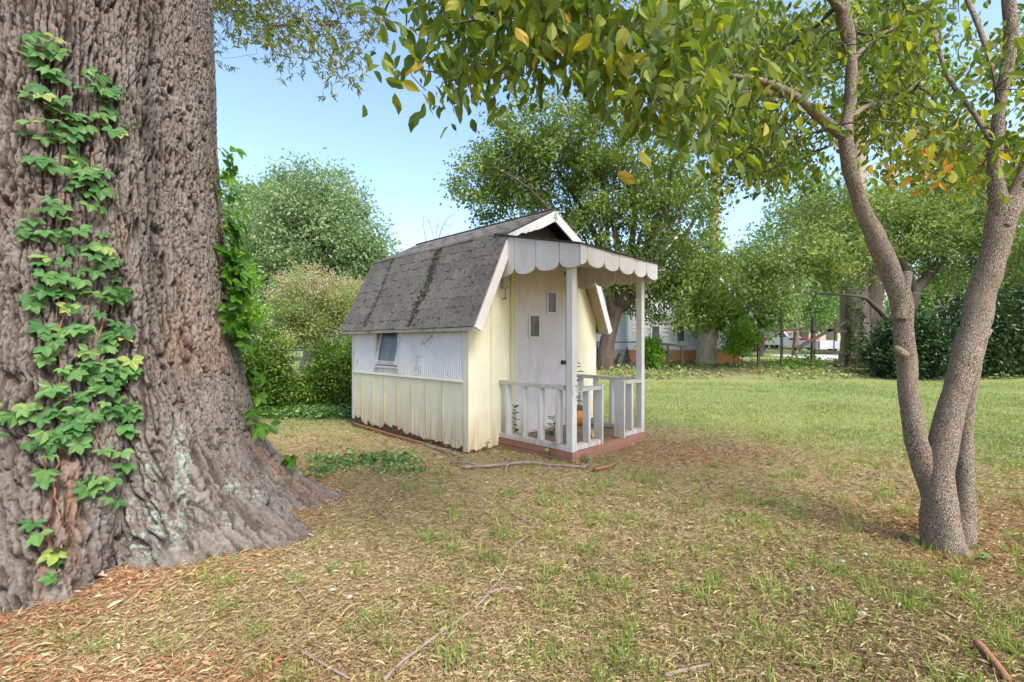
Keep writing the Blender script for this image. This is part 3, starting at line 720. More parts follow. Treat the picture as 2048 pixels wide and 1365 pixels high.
# awning: sloping deck, ceiling, scalloped valance pieces one by one
AS0, AS1, AT = 0.415, 2.04, -1.205
awn = link('awning', None, None, shed)
AZ0, AZ1 = 2.50, 2.225
zt = lambda t_: AZ1 + (AZ0 - AZ1) * (t_ - AT) / (-0.02 - AT)
prism('awning_roof', [(AT - 0.03, zt(AT - 0.03) + 0.004), (-0.002, zt(-0.002) + 0.004), (-0.002, zt(-0.002) + 0.022), (AT - 0.03, zt(AT - 0.03) + 0.020)], 'x', AS0 - 0.03, AS1 + 0.03, M['felt'], awn)
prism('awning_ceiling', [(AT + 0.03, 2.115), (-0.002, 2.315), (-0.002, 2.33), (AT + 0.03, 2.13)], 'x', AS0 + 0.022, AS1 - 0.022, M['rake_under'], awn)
for k in range(7):   # curled edge pieces of roofing felt
    s0 = AS0 - 0.035 + rng.uniform(0, 1.5); t0 = AT - 0.045 + (0 if k % 2 else rng.uniform(0, 0.8))
    w = rng.uniform(0.12, 0.3)
    V = [(s0, t0, zt(t0) + 0.024), (s0 + w, t0 + 0.01, zt(t0) + 0.026), (s0 + w, t0 + 0.16, zt(t0 + 0.16) + 0.034), (s0, t0 + 0.17, zt(t0 + 0.17) + 0.03),
         (s0, t0, zt(t0) + 0.014), (s0 + w, t0 + 0.01, zt(t0) + 0.012)]
    link('felt_piece', mesh_np('felt_piece', V, [np.array([(0, 1, 2, 3), (4, 5, 1, 0)])]), M['shingle'], awn)
def scallop(name, a0, a1, topf, cusp, tip, axis, d0, d1, fa=0.0, fb=1.0):
    """one valance board; fa..fb is the part of its arc that shows (cut boards at the corners)"""
    n = 13; xs = np.linspace(a0, a1, n); ph = np.linspace(fa, fb, n)
    bot = cusp - (cusp - tip) * np.sqrt(np.clip(1 - (2 * ph - 1) ** 2, 0, 1))
    poly = [(x, z) for x, z in zip(xs, bot)] + [(a1, topf(a1)), (a0, topf(a0))]
    return prism(name, poly, axis, d0, d1, M['white'], awn)
tb = [-0.025, -0.315, -0.635, -0.955, AT + 0.001]
for i in range(4):
    for xd in ((AS0 - 0.010, AS0 + 0.008), (AS1 - 0.008, AS1 + 0.010)):
        sh = rng.uniform(-0.002, 0.002)
        scallop('valance_board', tb[i + 1] + 0.004, tb[i] - 0.004, zt, 2.078, 2.005, 'x', xd[0] + sh, xd[1] + sh, 0.25 if i == 3 else 0.0, 1.0 if i else 0.85)
sb = [AS0 - 0.011, 0.517, 0.833, 1.136, 1.466, 1.767, AS1 + 0.011]
for i in range(6):
    fa, fb = (0.62, 1.0) if i == 0 else ((0.0, 0.85) if i == 5 else (0.0, 1.0))
    sh = rng.uniform(-0.002, 0.002)
    scallop('valance_board', sb[i] + 0.003, sb[i + 1] - 0.003, lambda s_: AZ1 - 0.002, 2.095, 2.02, 'y', AT - 0.018 + sh, AT + sh, fa, fb)

def shed_pt(s, t, z):
    return np.array((C0[0] + ca * s - sa * t, C0[1] + sa * s + ca * t, z))

# things standing on the porch
def lathe(prof, sides=20):
    P = [(0, 0, z) for r, z in prof]
    acc_ = Acc(); th = np.linspace(0, 2 * np.pi, sides, endpoint=False); V = []
    for r, z in prof: V += [(r * math.cos(a), r * math.sin(a), z) for a in th]
    k = np.arange(sides); Q = np.concatenate([np.stack((i * sides + k, i * sides + (k + 1) % sides, (i + 1) * sides + (k + 1) % sides, (i + 1) * sides + k), 1) for i in range(len(prof) - 1)])
    acc_.add(np.array(V), Q=Q); return acc_
pp = shed_pt(1.80, -0.20, FZ + 0.001)
pot = thing('orange_pot', 'round orange pot with dark rim on the shed porch beside the door', 'pot', pp); pot.scale = (0.78, 0.78, 0.85)
link('body', lathe([(0.001, 0.0), (0.085, 0.0), (0.12, 0.05), (0.135, 0.12), (0.12, 0.20), (0.09, 0.245)]).mesh('body', True), M['orange'], pot)
link('rim', lathe([(0.0905, 0.243), (0.10, 0.25), (0.10, 0.30), (0.085, 0.31), (0.07, 0.30), (0.07, 0.26), (0.001, 0.25)]).mesh('rim', True), M['rot'], pot)
bp = shed_pt(1.30, -0.78, FZ)
blk_v = box_v(-0.075, 0.075, -0.05, 0.05, 0.0, 0.075) + rng.uniform(-0.008, 0.008, (8, 3)) * np.array((1, 1, 0.4))
blk = link('wood_block', mesh_np('wood_block', blk_v, [BQ]), M['block']); blk.location = bp; blk.rotation_euler = (0, 0, 0.5)
tag(blk, 'small brown wooden block lying on the porch floor of the shed', 'block')

# ------------------------------------------------------------------ the great oak
OX, OY = -3.0, 3.1
LOBES = [(-49, 13, 0.10, 0.9), (-26, 16, 0.12, 0.8), (-9, 11, 0.42, 0.24), (17, 12, 0.40, 0.24), (60, 22, 0.30, 0.4), (120, 25, 0.35, 0.4), (175, 25, 0.3, 0.4), (-100, 25, 0.28, 0.5), (-145, 22, 0.3, 0.4)]
CLEFT = [(-38.5, 4.5, 0.20, 0.75), (3, 6, 0.12, 0.5), (36, 8, 0.10, 0.5), (-70, 7, 0.10, 0.6)]
def oak_r(th, z):
    """radius of the trunk at an angle (radians) and a height"""
    zc = np.maximum(z, -0.02); deg = np.degrees(th)
    r = 0.785 + 0.52 * np.exp(-zc / 0.85)
    r = r + 0.03 * np.sin(th * 3 + 0.7) + 0.02 * np.sin(th * 7 + 2.0) + 0.025 * np.sin(z * 1.1 + th)
    for a, w, A, h in LOBES:
        d = (deg - a + 180) % 360 - 180; r = r + A * np.exp(-(d / w) ** 2) * np.exp(-zc / h)
    for a, w, A, h in CLEFT:
        d = (deg - a + 180) % 360 - 180 - 6 * np.sin(z * 2.0); r = r - A * np.exp(-(d / w) ** 2) * np.exp(-zc / h)
    return r - 0.0 * z
fine = np.radians(np.linspace(-116, 52, 660)); coarse = np.radians(np.linspace(52, 244, 112))[1:-1]
ths = np.concatenate((fine, coarse))
zs = np.concatenate((np.linspace(-0.12, 4.1, 520), np.linspace(4.1, 9.0, 60)[1:]))
TT, ZZ = np.meshgrid(ths, zs); RR = oak_r(TT, ZZ)
dR = np.gradient(RR, zs, axis=0); SS = np.cumsum(np.sqrt(1 + dR ** 2) * np.gradient(zs)[:, None], axis=0)      # length along the bark
SS = SS - SS[300][None] + zs[300]
aw = TT * (0.9 + 0.35 * np.clip(RR - 0.95, 0, 1))              # arc length round the trunk
lean = 0.10 * fbm(aw * 1.4, SS * 0.8, 0.2, 3, 40)
wx = aw + 0.022 * fbm(aw * 7, SS * 6, 0.5, 3, 41) + lean * 0.5; wz = SS + 0.12 * fbm(aw * 6, SS * 2.5, 1.5, 3, 42)
n1 = noise3(wx * 27, wz * 2.3, 0.3, 50) + 0.5 * noise3(wx * 58, wz * 7, 0.8, 51)
n2 = noise3(wx * 40 + 9, wz * 4.2, 2.3, 52) + 0.5 * noise3(wx * 80, wz * 12, 4.8, 53)
f1, f2 = worley(wx * 30, wz * 17 + 1.2 * noise3(wx * 20, wz * 7, 0.0, 54), 3); edge = f2 - f1
plate = smooth(0.0, 0.17, np.abs(n1)) * (0.4 + 0.6 * smooth(0.0, 0.13, np.abs(n2)))
cross = smooth(0.0, 0.10, edge)
bark = 0.060 * plate * (0.68 + 0.32 * cross) + 0.012 * fbm(aw * 60, SS * 34, 0.4, 3, 44) + 0.018 * fbm(aw * 3, SS * 2.2, 0.1, 3, 45) - 0.035
dTh = np.gradient(RR, axis=1) / np.gradient(ths)[None]          # displace along the surface normal, so that the roots carry bark too
er = np.stack((np.cos(TT), np.sin(TT), 0 * TT), 2); et = np.stack((-np.sin(TT), np.cos(TT), 0 * TT), 2); ez_ = np.array((0, 0, 1.0))
Pz = er * dR[..., None] + ez_; Pt = er * dTh[..., None] + et * RR[..., None]
nrm = unit(np.cross(Pt, Pz)); PV = er * RR[..., None] + ez_ * ZZ[..., None] + nrm * bark[..., None]
VX = OX + PV[..., 0]; VY = OY + PV[..., 1]
nz, nt = TT.shape
ii = (np.arange(nz - 1)[:, None] * nt + np.arange(nt)[None]); jj = np.arange(nz - 1)[:, None] * nt + (np.arange(nt)[None] + 1) % nt
Q = np.stack((ii, jj, jj + nt, ii + nt), 2).reshape(-1, 4)
degT = np.degrees(TT)
def blob(a, z, wa, wz_): return np.exp(-(((degT - a) / wa) ** 2 + ((ZZ - z) / wz_) ** 2))
lich = np.clip(sum(blob(*q) for q in ((-33, 0.18, 2.6, 0.10), (-31, 0.30, 2.5, 0.10), (-27, 0.22, 2.2, 0.11), (-23, 0.38, 2.2, 0.10), (-24, 0.27, 1.8, 0.06), (-21, 0.62, 1.8, 0.2), (-29, 0.52, 2, 0.08), (-12, 0.34, 2, 0.06), (-17, 0.2, 1.6, 0.05), (-36, 0.5, 1.6, 0.06), (-41, 0.33, 1.2, 0.05), (6, 0.30, 3, 0.05), (-8, 0.25, 2, 0.05))) * 1.2 + 0.10 * smooth(0.1, 0.5, fbm(aw * 5, ZZ * 5, 0.0, 3, 46)) * (ZZ < 0.8), 0, 1)
redm = np.clip(blob(-46, 0.45, 1.6, 0.28) + blob(-50, 0.25, 1.2, 0.2) + 0.5 * smooth(0.22, 0.5, fbm(aw * 4, ZZ * 1.6, 3.0, 3, 47)), 0, 1)
stn = np.clip(blob(-22, 2.2, 3, 0.9) + blob(-20, 3.2, 4, 0.6) + 0.9 * blob(-36, 1.0, 3.0, 0.6) + blob(24, 2.3, 9, 1.0) * 0.9 + 0.6 * smooth(0.1, 0.5, fbm(aw * 2.2, ZZ * 0.5, 7.0, 3, 48)), 0, 1)
oak = thing('oak_tree', 'massive old oak with furrowed grey brown bark and flaring mossy roots', 'tree', (OX, OY, 0))
me = mesh_np('trunk', PV.reshape(-1, 3), [Q],
             {'crack': (1 - plate).ravel(), 'lichen': lich.ravel(), 'red': redm.ravel(), 'stain': stn.ravel()}, True)
link('trunk', me, M['bark'], oak)

def ray_oak(u, v, off=0.0):
    """where the line of sight through a pixel meets the trunk"""
    d = np.array(((u - CU) / F, 1.0, -(v - CV) / F))
    for s in np.arange(1.2, 5.0, 0.01):
        p = np.array((0, 0, H)) + d * s; q = p[:2] - (OX, OY)
        th = math.atan2(q[1], q[0])
        if np.hypot(*q) < float(oak_r(np.array(th), np.array(p[2]))) + off + 0.012:
            n = np.array((math.cos(th), math.sin(th), 0.1)); return p, unit(n)
    return None, None

# ------------------------------------------------------------------ branch growth
def bmst(roots, root_len, pts, bf=0.35, up=0.0):
    """greedy spanning tree that trades wire length against path length: reads as natural branching"""
    P = np.vstack((roots, pts)); k = len(roots); n = len(pts)
    par = np.full(len(P), -1); pl = np.concatenate((np.asarray(root_len, float), np.zeros(n)))
    D = np.linalg.norm(pts[:, None] - roots[None], axis=2) + bf * pl[None, :k]
    best = D.argmin(1); cost = D.min(1); done = np.zeros(n, bool); order = []
    for _ in range(n):
        c = np.where(done, 1e9, cost); j = int(c.argmin()); done[j] = True; order.append(k + j)
        par[k + j] = best[j]; pl[k + j] = pl[best[j]] + np.linalg.norm(pts[j] - P[best[j]])
        d = np.linalg.norm(pts - pts[j], axis=1) + bf * pl[k + j]
        upd = d < cost; cost = np.where(upd, d, cost); best = np.where(upd, k + j, best)
    return P, par, order

def branch_mesh(acc, P, par, order, k, r_tip, expo=2.3, cap_r=1.0, jit=0.06):
    n = len(P); rp = np.zeros(n); kids = [[] for _ in range(n)]
    for i in reversed(order):
        if not kids[i]: rp[i] = r_tip ** expo
        rp[par[i]] += rp[i]; kids[par[i]].append(i)
    r = np.minimum(rp ** (1 / expo), cap_r)
    stack = []
    for i in range(k):
        for c in kids[i]: stack.append((i, c))
    while stack:
        a, b = stack.pop(); chain = [a, b]
        while kids[chain[-1]]:
            ks = sorted(kids[chain[-1]], key=lambda q: -rp[q]); 
            for q in ks[1:]: stack.append((chain[-1], q))
            chain.append(ks[0])
        pts = P[chain]; rad = r[chain].copy(); rad[0] = min(rad[1] * 1.15, r[chain[0]] if chain[0] >= k else rad[1] * 1.25)
        m = (len(chain) - 1) * 3 + 1
        C = catmull(pts, m); seg = np.linalg.norm(pts[1] - pts[0])
        C[1:-1] += rng.normal(0, jit * min(seg, 0.5), (m - 2, 3)) * 0.4
        rr = np.interp(np.linspace(0, len(chain) - 1, m), np.arange(len(chain)), rad)
        V, T, Q_ = tube(C, rr, 7 if rad[1] > 0.03 else (5 if rad[1] > 0.008 else 4), False)
        acc.add(V, Q=Q_)
    return r

def ell_points(c, rad, n, power=2.0, flat_bottom=-1.0):
    d = unit(rng.normal(size=(n * 3, 3))); d = d[d[:, 2] > flat_bottom][:n]
    return np.asarray(c) + d * (rng.random((len(d), 1)) ** (1 / power)) * np.asarray(rad)

def crown_leaves(acc, centers, out_from, per, sigma, L, W, droop=0.25, tv=RH_V, tt=RH_T, rshift=None):
    n = len(centers) * per; C = np.repeat(centers, per, 0)
    P = C + rng.normal(0, sigma, (n, 3)) * np.array((1, 1, 0.75))
    D = unit(rng.normal(size=(n, 3)) + unit(P - out_from) * 0.5 + np.array((0, 0, -droop)))
    N = unit(rng.normal(size=(n, 3)) * 0.75 + np.array((0, 0, 1.0)))
    k = rng.uniform(0.7, 1.25, n)
    base = np.repeat(rng.random(len(centers)), per)
    rnd = np.clip(0.5 * base + 0.5 * rng.random(n) + (0 if rshift is None else np.repeat(rshift, per)), 0, 1)
    add_leaves(acc, P, D, N, L * k, W * k, tv, tt, rnd)

def tree(name, label, base, limbs, crowns, leaf, bark='trunk_far', n_pts=300, per=60, sigma=0.3, L=0.16, W=0.085, r_tip=0.008,
         cat='tree', group=None, power=2.2, bf=0.35, droop=0.2, sides=12, extra=None, flat_bottom=-0.9, cap=0.25):
    """limbs: list of (points, radii) traced trunks; crowns: (centre, radii, share)"""
    base = np.asarray(base, float)
    root = thing(name, label, cat, base, 0, group)
    wood = Acc(); R0, RL = [], []
    for pts, rad in limbs:
        m = max(6, len(pts) * 5); C = catmull(pts, m); rr = np.interp(np.linspace(0, 1, m), np.linspace(0, 1, len(rad)), rad)
        V, T, Q_ = tube(C, rr, sides, True, 0.05); wood.add(V, T, Q_)
        ln = np.concatenate(([0], np.cumsum(np.linalg.norm(np.diff(C, axis=0), axis=1))))
        R0 += list(C[m // 3:]); RL += list(ln[m // 3:] * 0.6)
    tot = sum(c[2] for c in crowns)
    pts = np.concatenate([ell_points(c[0], c[1], max(3, int(n_pts * c[2] / tot)), power, flat_bottom) for c in crowns])
    P, par, order = bmst(np.array(R0), RL, pts, bf)
    branch_mesh(wood, P, par, order, len(R0), r_tip, cap_r=cap)
    link('trunk', wood.mesh('trunk', True, base), M[bark], root)
    cm = np.mean([c[0] for c in crowns], axis=0)
    fol = Acc(); crown_leaves(fol, pts, cm, per, sigma, L, W, droop)
    link('crown', fol.mesh('crown', False, base), M[leaf], root)
    if extra: extra(root, pts, base)
    return root

# oak limbs above the frame and the hanging twigs of narrow leaves
acc = Acc(); R0 = []
for pts, rad in (([(-3.0, 3.1, 6.5), (-2.4, 3.9, 8.0), (-1.4, 5.2, 8.6), (-0.4, 6.6, 8.4)], [0.34, 0.26, 0.16, 0.07]),
                 ([(-3.0, 3.1, 7.2), (-3.6, 4.4, 8.8), (-3.4, 6.2, 9.4), (-2.6, 8.2, 9.0)], [0.34, 0.24, 0.16, 0.07]),
                 ([(-3.0, 3.1, 7.6), (-4.4, 2.6, 9.0), (-6.2, 2.2, 9.6)], [0.34, 0.22, 0.1]),
                 ([(-3.0, 3.1, 8.2), (-2.9, 2.0, 9.6), (-2.4, 0.4, 10.4)], [0.36, 0.22, 0.1])):
    C = catmull(pts, 20); V, T, Q_ = tube(C, np.interp(np.linspace(0, 1, 20), np.linspace(0, 1, len(rad)), rad), 12); acc.add(V, T, Q_); R0 += list(C[3:])
pts = []
while len(pts) < 330:                                            # twig ends seen beside the trunk
    u = rng.uniform(415, 775); v = rng.uniform(-260, 235)
    lim = np.interp(u, [415, 470, 520, 600, 650, 690, 730, 775], [150, 130, 150, 165, 225, 235, 130, 60])
    if v > lim - abs(rng.normal(0, 45)) or (v > 60 and u < 640 and rng.random() < 0.35): continue
    pts.append(at(u, v, rng.uniform(5.2, 8.2)))
pts += list(ell_points((-3.6, 4.5, 9.2), (3.4, 4.0, 1.6), 170))
pts = np.array(pts); pts = pts[pts[:, 2] < 11.5]
P, par, order = bmst(np.array(R0), np.zeros(len(R0)), pts, 0.25)
branch_mesh(acc, P, par, order, len(R0), 0.0035, cap_r=0.09)
link('limbs', acc.mesh('limbs', True, (OX, OY, 0)), M['twig'], oak)
fol = Acc(); tips = np.repeat(pts, 5, 0) + rng.normal(0, 0.13, (len(pts) * 5, 3)) * np.array((1, 1, 1.2)) + np.array((0, 0, -0.05))
tdir = unit(rng.normal(size=tips.shape) * 0.6 + np.array((0.2, 0, -0.7)))
n = len(tips) * 8; C = np.repeat(tips, 8, 0); TD = np.repeat(tdir, 8, 0)
Pp = C - TD * rng.uniform(0, 0.10, (n, 1)); D = unit(TD * 0.8 + rng.normal(size=(n, 3)) * 0.65); N = unit(rng.normal(size=(n, 3)))
add_leaves(fol, Pp, D, N, rng.uniform(0.075, 0.125, n), rng.uniform(0.017, 0.026, n))
link('crown', fol.mesh('crown', False, (OX, OY, 0)), M['lf_oak'], oak)

# ------------------------------------------------------------------ creeper on the oak
def creeper_leaf_mesh(name, k, mat):
    acc_ = Acc(); n_l = 3 if k % 2 == 0 else 5
    angs = np.radians(np.linspace(-62, 62, n_l)) if n_l == 3 else np.radians(np.linspace(-105, 105, 5))
    for a in angs + rng.normal(0, 0.1, n_l):
        D_ = np.array([(math.sin(a), math.cos(a), rng.uniform(-0.15, 0.12))]); Ln = (1.0 if abs(a) < 0.4 else 0.82) * rng.uniform(0.85, 1.1)
        add_leaves(acc_, np.array([(math.sin(a) * 0.06, math.cos(a) * 0.06, 0)]), D_, np.array([(0, 0, 1.0)]), np.array([Ln]), np.array([Ln * rng.uniform(0.55, 0.68)]), OV_V, OV_T)
    m_ = acc_.mesh(name); m_.materials.append(mat); return m_
def creeper(name, label, rows, mat, size, stems, free=()):
    root = thing(name, label, 'vine', (OX, OY, 0))
    ms = [creeper_leaf_mesh('leaf', k, mat) for k in range(5)]
    wood = Acc()
    for st_ in stems:
        pts_ = []
        for (u, v) in st_:
            p, n_ = ray_oak(u, v)
            if p is not None: pts_.append(p + n_ * 0.012)
        if len(pts_) > 2: C_ = catmull(pts_, len(pts_) * 6); C_ = C_ + 0.022 * np.stack([fbm(np.arange(len(C_)) * 0.33, float(q), 0.0, 3, 111 + len(pts_)) for q in range(3)], 1); wood.add(*tube(C_, 0.0045, 5))
    if wood.V: link('stem', wood.mesh('stem', True, (OX, OY, 0)), M['log'], root)
    for (v0, v1, u0, u1, cnt) in rows:
        for _ in range(int(cnt * 1.21)):
            u, v = rng.uniform(u0, u1), rng.uniform(v0, v1)
            p, n_ = ray_oak(u, v)
            if p is None: continue
            p = p + n_ * rng.uniform(0.02, 0.075)
            if free: p = p + n_ * rng.uniform(0.0, free)
            nn = unit(n_ * 1.0 + np.array((0, 0, rng.uniform(0.1, 1.1))) + rng.normal(0, 0.42, 3))
            dd = np.array((rng.normal(0, 0.5), rng.normal(0, 0.35), -1.0)) + n_ * 0.35; dd = unit(dd - nn * np.dot(dd, nn))
            X = np.cross(dd, nn); s = size * rng.uniform(0.7, 1.3)
            o = bpy.data.objects.new('leaf', random.choice(ms)); col.objects.link(o); o.parent = root
            mt = Matrix((Vector(X * s), Vector(dd * s), Vector(nn * s))).transposed().to_4x4()
            o.matrix_local = Matrix.Translation(p - np.array((OX, OY, 0))) @ mt
    return root
creeper('creeper_vine', 'leafy green creeper climbing the face of the big oak trunk', [
    (55, 125, 50, 120, 6), (135, 200, 60, 145, 8), (145, 230, 165, 232, 9), (200, 300, 60, 150, 13), (230, 300, 130, 235, 15), (305, 345, 40, 110, 4),
    (320, 420, 120, 220, 16), (400, 480, 45, 125, 9), (460, 510, 90, 235, 8), (515, 590, 85, 235, 20), (580, 660, 60, 245, 17), (650, 740, 90, 245, 24),
    (720, 830, 90, 262, 40), (800, 870, -20, 120, 14), (830, 890, 110, 250, 16), (880, 960, 50, 110, 5), (900, 950, 195, 250, 4), (925, 1000, 165, 235, 7),
    (1040, 1090, 55, 85, 3), (1090, 1150, 75, 130, 5)], M['lf_creeper'], 0.062,
    [[(120, v) for v in range(60, 900, 60)], [(200 + 15 * math.sin(v / 70), v) for v in range(150, 1000, 60)], [(95 + v * 0.02, v) for v in range(880, 1180, 50)], [(60 + 0.2 * (1100 - v), v) for v in range(780, 1000, 40)]])
creeper('creeper_vine', 'backlit creeper hanging along the shed side edge of the big oak', [
    (285, 340, 418, 434, 5), (330, 430, 420, 436, 8), (430, 560, 428, 438, 40), (540, 660, 432, 446, 34), (640, 700, 440, 460, 10), (700, 800, 455, 485, 5), (800, 860, 470, 500, 5), (900, 930, 545, 565, 2)], M['lf_creeper_back'], 0.085,
    [[(428 + (v - 300) * 0.06, v) for v in range(300, 760, 50)]], 0.13)

# ------------------------------------------------------------------ the three-stemmed tree on the right
DY = 2.77
def px(pts, Y0=DY, dy=0.0):
    n_ = len(pts); return np.array([at(u, v, Y0 + dy * i / max(1, n_ - 1)) for i, (u, v) in enumerate(pts)])
dbase = on_ground(1888, 1095)
dog = thing('flowering_tree', 'three stemmed tree with blocky grey bark and large drooping yellowing leaves', 'tree', dbase)
def limb(acc_, path, widths, Y0=DY, dy=0.0, sides=28, lump=0.0):
    P_ = px(path, Y0, dy); m = len(path) * 8; C = catmull(P_, m)
    rr = np.interp(np.linspace(0, 1, m), np.linspace(0, 1, len(widths)), widths) / 2 * (Y0 + dy * np.linspace(0, 1, m)) / F / np.sqrt(1 + (C[:, 0] / C[:, 1]) ** 2)
    V, T, Q_ = tube(C, rr, sides)
    if lump:
        nn = unit(V[:m * sides] - np.repeat(C, sides, 0)); q = V[:m * sides]
        V[:m * sides] += nn * (lump * fbm(q[:, 0] * 9, q[:, 1] * 9, q[:, 2] * 6, 3, 60))[:, None]
    acc_.add(V, T, Q_); return C
wood = Acc(); R0 = []
cA = limb(wood, [(1882, 1110), (1872, 1010), (1850, 940), (1832, 880), (1819, 800), (1809, 700), (1801, 604), (1776, 533), (1745, 460), (1722, 410), (1700, 335), (1691, 262), (1700, 190), (1703, 110), (1687, 30), (1670, -60), (1640, -200), (1600, -380)],
          [70, 62, 54, 48, 43, 44, 47, 48, 42, 36, 33, 29, 27, 27, 29, 26, 20, 10], lump=0.016)
cB = limb(wood, [(1888, 1115), (1880, 1030), (1877, 955), (1893, 865), (1913, 780), (1938, 690), (1962, 600), (1984, 520), (2002, 445), (2012, 400)], [105, 84, 68, 64, 62, 60, 62, 58, 62, 66], 2.74, lump=0.018)
cB1 = limb(wood, [(2006, 450), (1996, 390), (1990, 330), (2000, 205), (2022, 82), (2016, -20), (2000, -180), (1990, -360)], [50, 42, 34, 29, 31, 28, 20, 9], 2.74, lump=0.012)
cB2 = limb(wood, [(2006, 440), (2036, 390), (2075, 310), (2120, 210), (2170, 80), (2240, -120)], [52, 50, 44, 38, 30, 14], 2.74, 0.3, lump=0.012)
cC = limb(wood, [(1915, 1105), (1925, 1040), (1927, 960), (1930, 860), (1940, 770), (1955, 690), (1966, 640), (1980, 560)], [78, 58, 44, 40, 38, 40, 42, 30], 2.82, lump=0.014)
limb(wood, [(1955, 700), (1970, 672), (1979, 660)], [22, 20, 16], 2.80, sides=14)
limb(wood, [(1798, 640), (1812, 560), (1817, 545)], [30, 24, 20], 2.74, sides=14)
limb(wood, [(1810, 712), (1796, 700), (1791, 696)], [24, 20, 16], 2.72, sides=14)
limb(wood, [(2010, 455), (2030, 405), (2043, 388)], [30, 26, 20], 2.70, sides=14)
for p_, w_, Y_, dy_ in (([(1690, 275), (1660, 252), (1625, 222), (1590, 195), (1560, 178), (1520, 162), (1470, 154), (1380, 130), (1250, 60), (1100, 10)], [26, 24, 22, 22, 19, 15, 12, 10, 8, 5], 2.77, -0.75),
                        ([(1585, 192), (1520, 187), (1450, 190), (1380, 205), (1300, 190), (1200, 150)], [15, 14, 12, 10, 8, 4], 2.74, -0.3),
                        ([(1705, 235), (1728, 216), (1765, 206), (1800, 196), (1850, 150)], [14, 13, 11, 9, 5], 2.77, 0.8),
                        ([(1706, 120), (1740, 85), (1790, 55), (1850, 25), (1900, -20)], [12, 11, 9, 8, 5], 2.77, 0.6),
                        ([(1990, 300), (1950, 230), (1900, 160), (1875, 90), (1860, 10)], [14, 12, 11, 10, 6], 2.74, 0.7),
                        ([(1690, 30), (1610, -60), (1480, -160), (1300, -260), (1050, -330)], [18, 16, 13, 10, 5], 2.77, -0.9),
                        ([(2000, 200), (1960, 60), (1900, -60), (1800, -180)], [16, 13, 10, 6], 2.74, 1.0)):
    C = limb(wood, p_, w_, Y_, dy_, 10); R0 += list(C[6:])
R0 += list(cA[90:]) + list(cB1[16:]) + list(cB2[14:])
link('trunk', wood.mesh('trunk', True, dbase), M['bark2'], dog)
# leaf sprays: inside the crown's real spread round the stems, ending at its lower edge
low_u = [800, 830, 880, 960, 1040, 1120, 1200, 1290, 1340, 1420, 1500, 1600, 1700, 1800, 1900, 2000, 2100, 2400]
low_v = [-60, 120, 190, 190, 165, 130, 195, 225, 320, 375, 395, 400, 385, 405, 410, 400, 420, 400]
pts = []; 
while len(pts) < 2500:
    Y_ = rng.choice([rng.uniform(1.55, 2.3), rng.uniform(2.2, 5.2)], p=[0.13, 0.87])
    u = rng.uniform(770, 2250); v = rng.uniform(-330, 420)
    if Y_ < 2.2 and u > 1450: continue
    if Y_ > 2.8 and u < 1150: continue
    if u > 1400 and Y_ < 2.95 and rng.random() < 0.85: continue
    p = at(u, v, Y_)
    if p[2] > 4.3 or np.hypot((p[0] - 2.4) / 3.5, (p[1] - 2.9) / 2.2) > 1.05: continue
    lim = np.interp(u, low_u, low_v) - abs(rng.normal(0, 30))
    if v > lim - 8: continue
    # open gaps between the sprays, thinner low down
    g_ = float(noise3(np.array([u / 105.0]), v / 80.0, Y_ * 0.7, 71)[0])
    if g_ < -0.2 + (0.25 if v > 130 else 0.0) * (1 if 1480 < u < 1640 else 0.35): continue
    if v < 0 and rng.random() < 0.7: continue
    pts.append(p)
for u, v in ((822, 120), (828, 165), (840, 90), (845, 178), (872, 150), (880, 60), (905, 172), (930, 120), (945, 165), (975, 150), (985, 85), (1010, 140), (1040, 110), (1050, 140), (1080, 70), (1100, 120), (1180, 140), (1215, 160), (1260, 190), (860, 20), (920, 30), (990, 25), (1060, 20), (1130, 60), (1290, 215), (1330, 280), (1370, 300), (1395, 330), (1240, 120), (1300, 150), (1350, 200)):
    for q in range(2 if v < 100 else 1): pts.append(at(u + rng.normal(0, 10), v + rng.normal(0, 8), rng.uniform(1.65, 2.2) if u < 1250 else rng.uniform(2.4, 3.2)))
pts = np.array(pts)
P, par, order = bmst(np.array(R0), np.zeros(len(R0)), pts, 0.3)
tw = Acc(); branch_mesh(tw, P, par, order, len(R0), 0.0022, cap_r=0.022)
link('twigs', tw.mesh('twigs', True, dbase), M['twig'], dog)
per = 10; n = len(pts) * per; C = np.repeat(pts, per, 0)
Pp = C + rng.normal(0, 0.095, (n, 3)) * np.array((1, 1, 0.8)); Pp[:, 2] += 0.03
D = unit(rng.normal(size=(n, 3)) * np.array((0.55, 0.55, 0.35)) + np.array((0, 0, -0.8)))
N = unit(rng.normal(size=(n, 3)) + np.array((0, -0.5, 0.35)))
Ls = np.where(Pp[:, 1] < 2.3, rng.uniform(0.058, 0.092, n), rng.uniform(0.038, 0.072, n)); Wd = Ls * rng.uniform(0.42, 0.58, n)
uu = CU + F * Pp[:, 0] / Pp[:, 1]; vv = CV - F * (Pp[:, 2] - H) / Pp[:, 1]
gold = 0.5 * np.exp(-(((uu - 1850) / 170) ** 2 + ((vv - 330) / 90) ** 2))
rn_ = np.clip(0.82 * rng.random(n) ** 1.1 + 0.12 * np.repeat(rng.random(len(pts)), per) + gold * rng.random(n), 0, 1)
vis = (uu > 0) & (uu < 2048) & (vv > 0); big = np.argsort(-(Ls / Pp[:, 1]) * vis)[:300]
rest = np.setdiff1d(np.arange(n), big)
fol = Acc(); add_leaves(fol, Pp[rest], D[rest], N[rest], Ls[rest], Wd[rest], OV_V, OV_T, rn_[rest])
tag(link('foliage', fol.mesh('foliage', False, dbase), M['lf_dogwood'], dog), kind='stuff')
lm = []
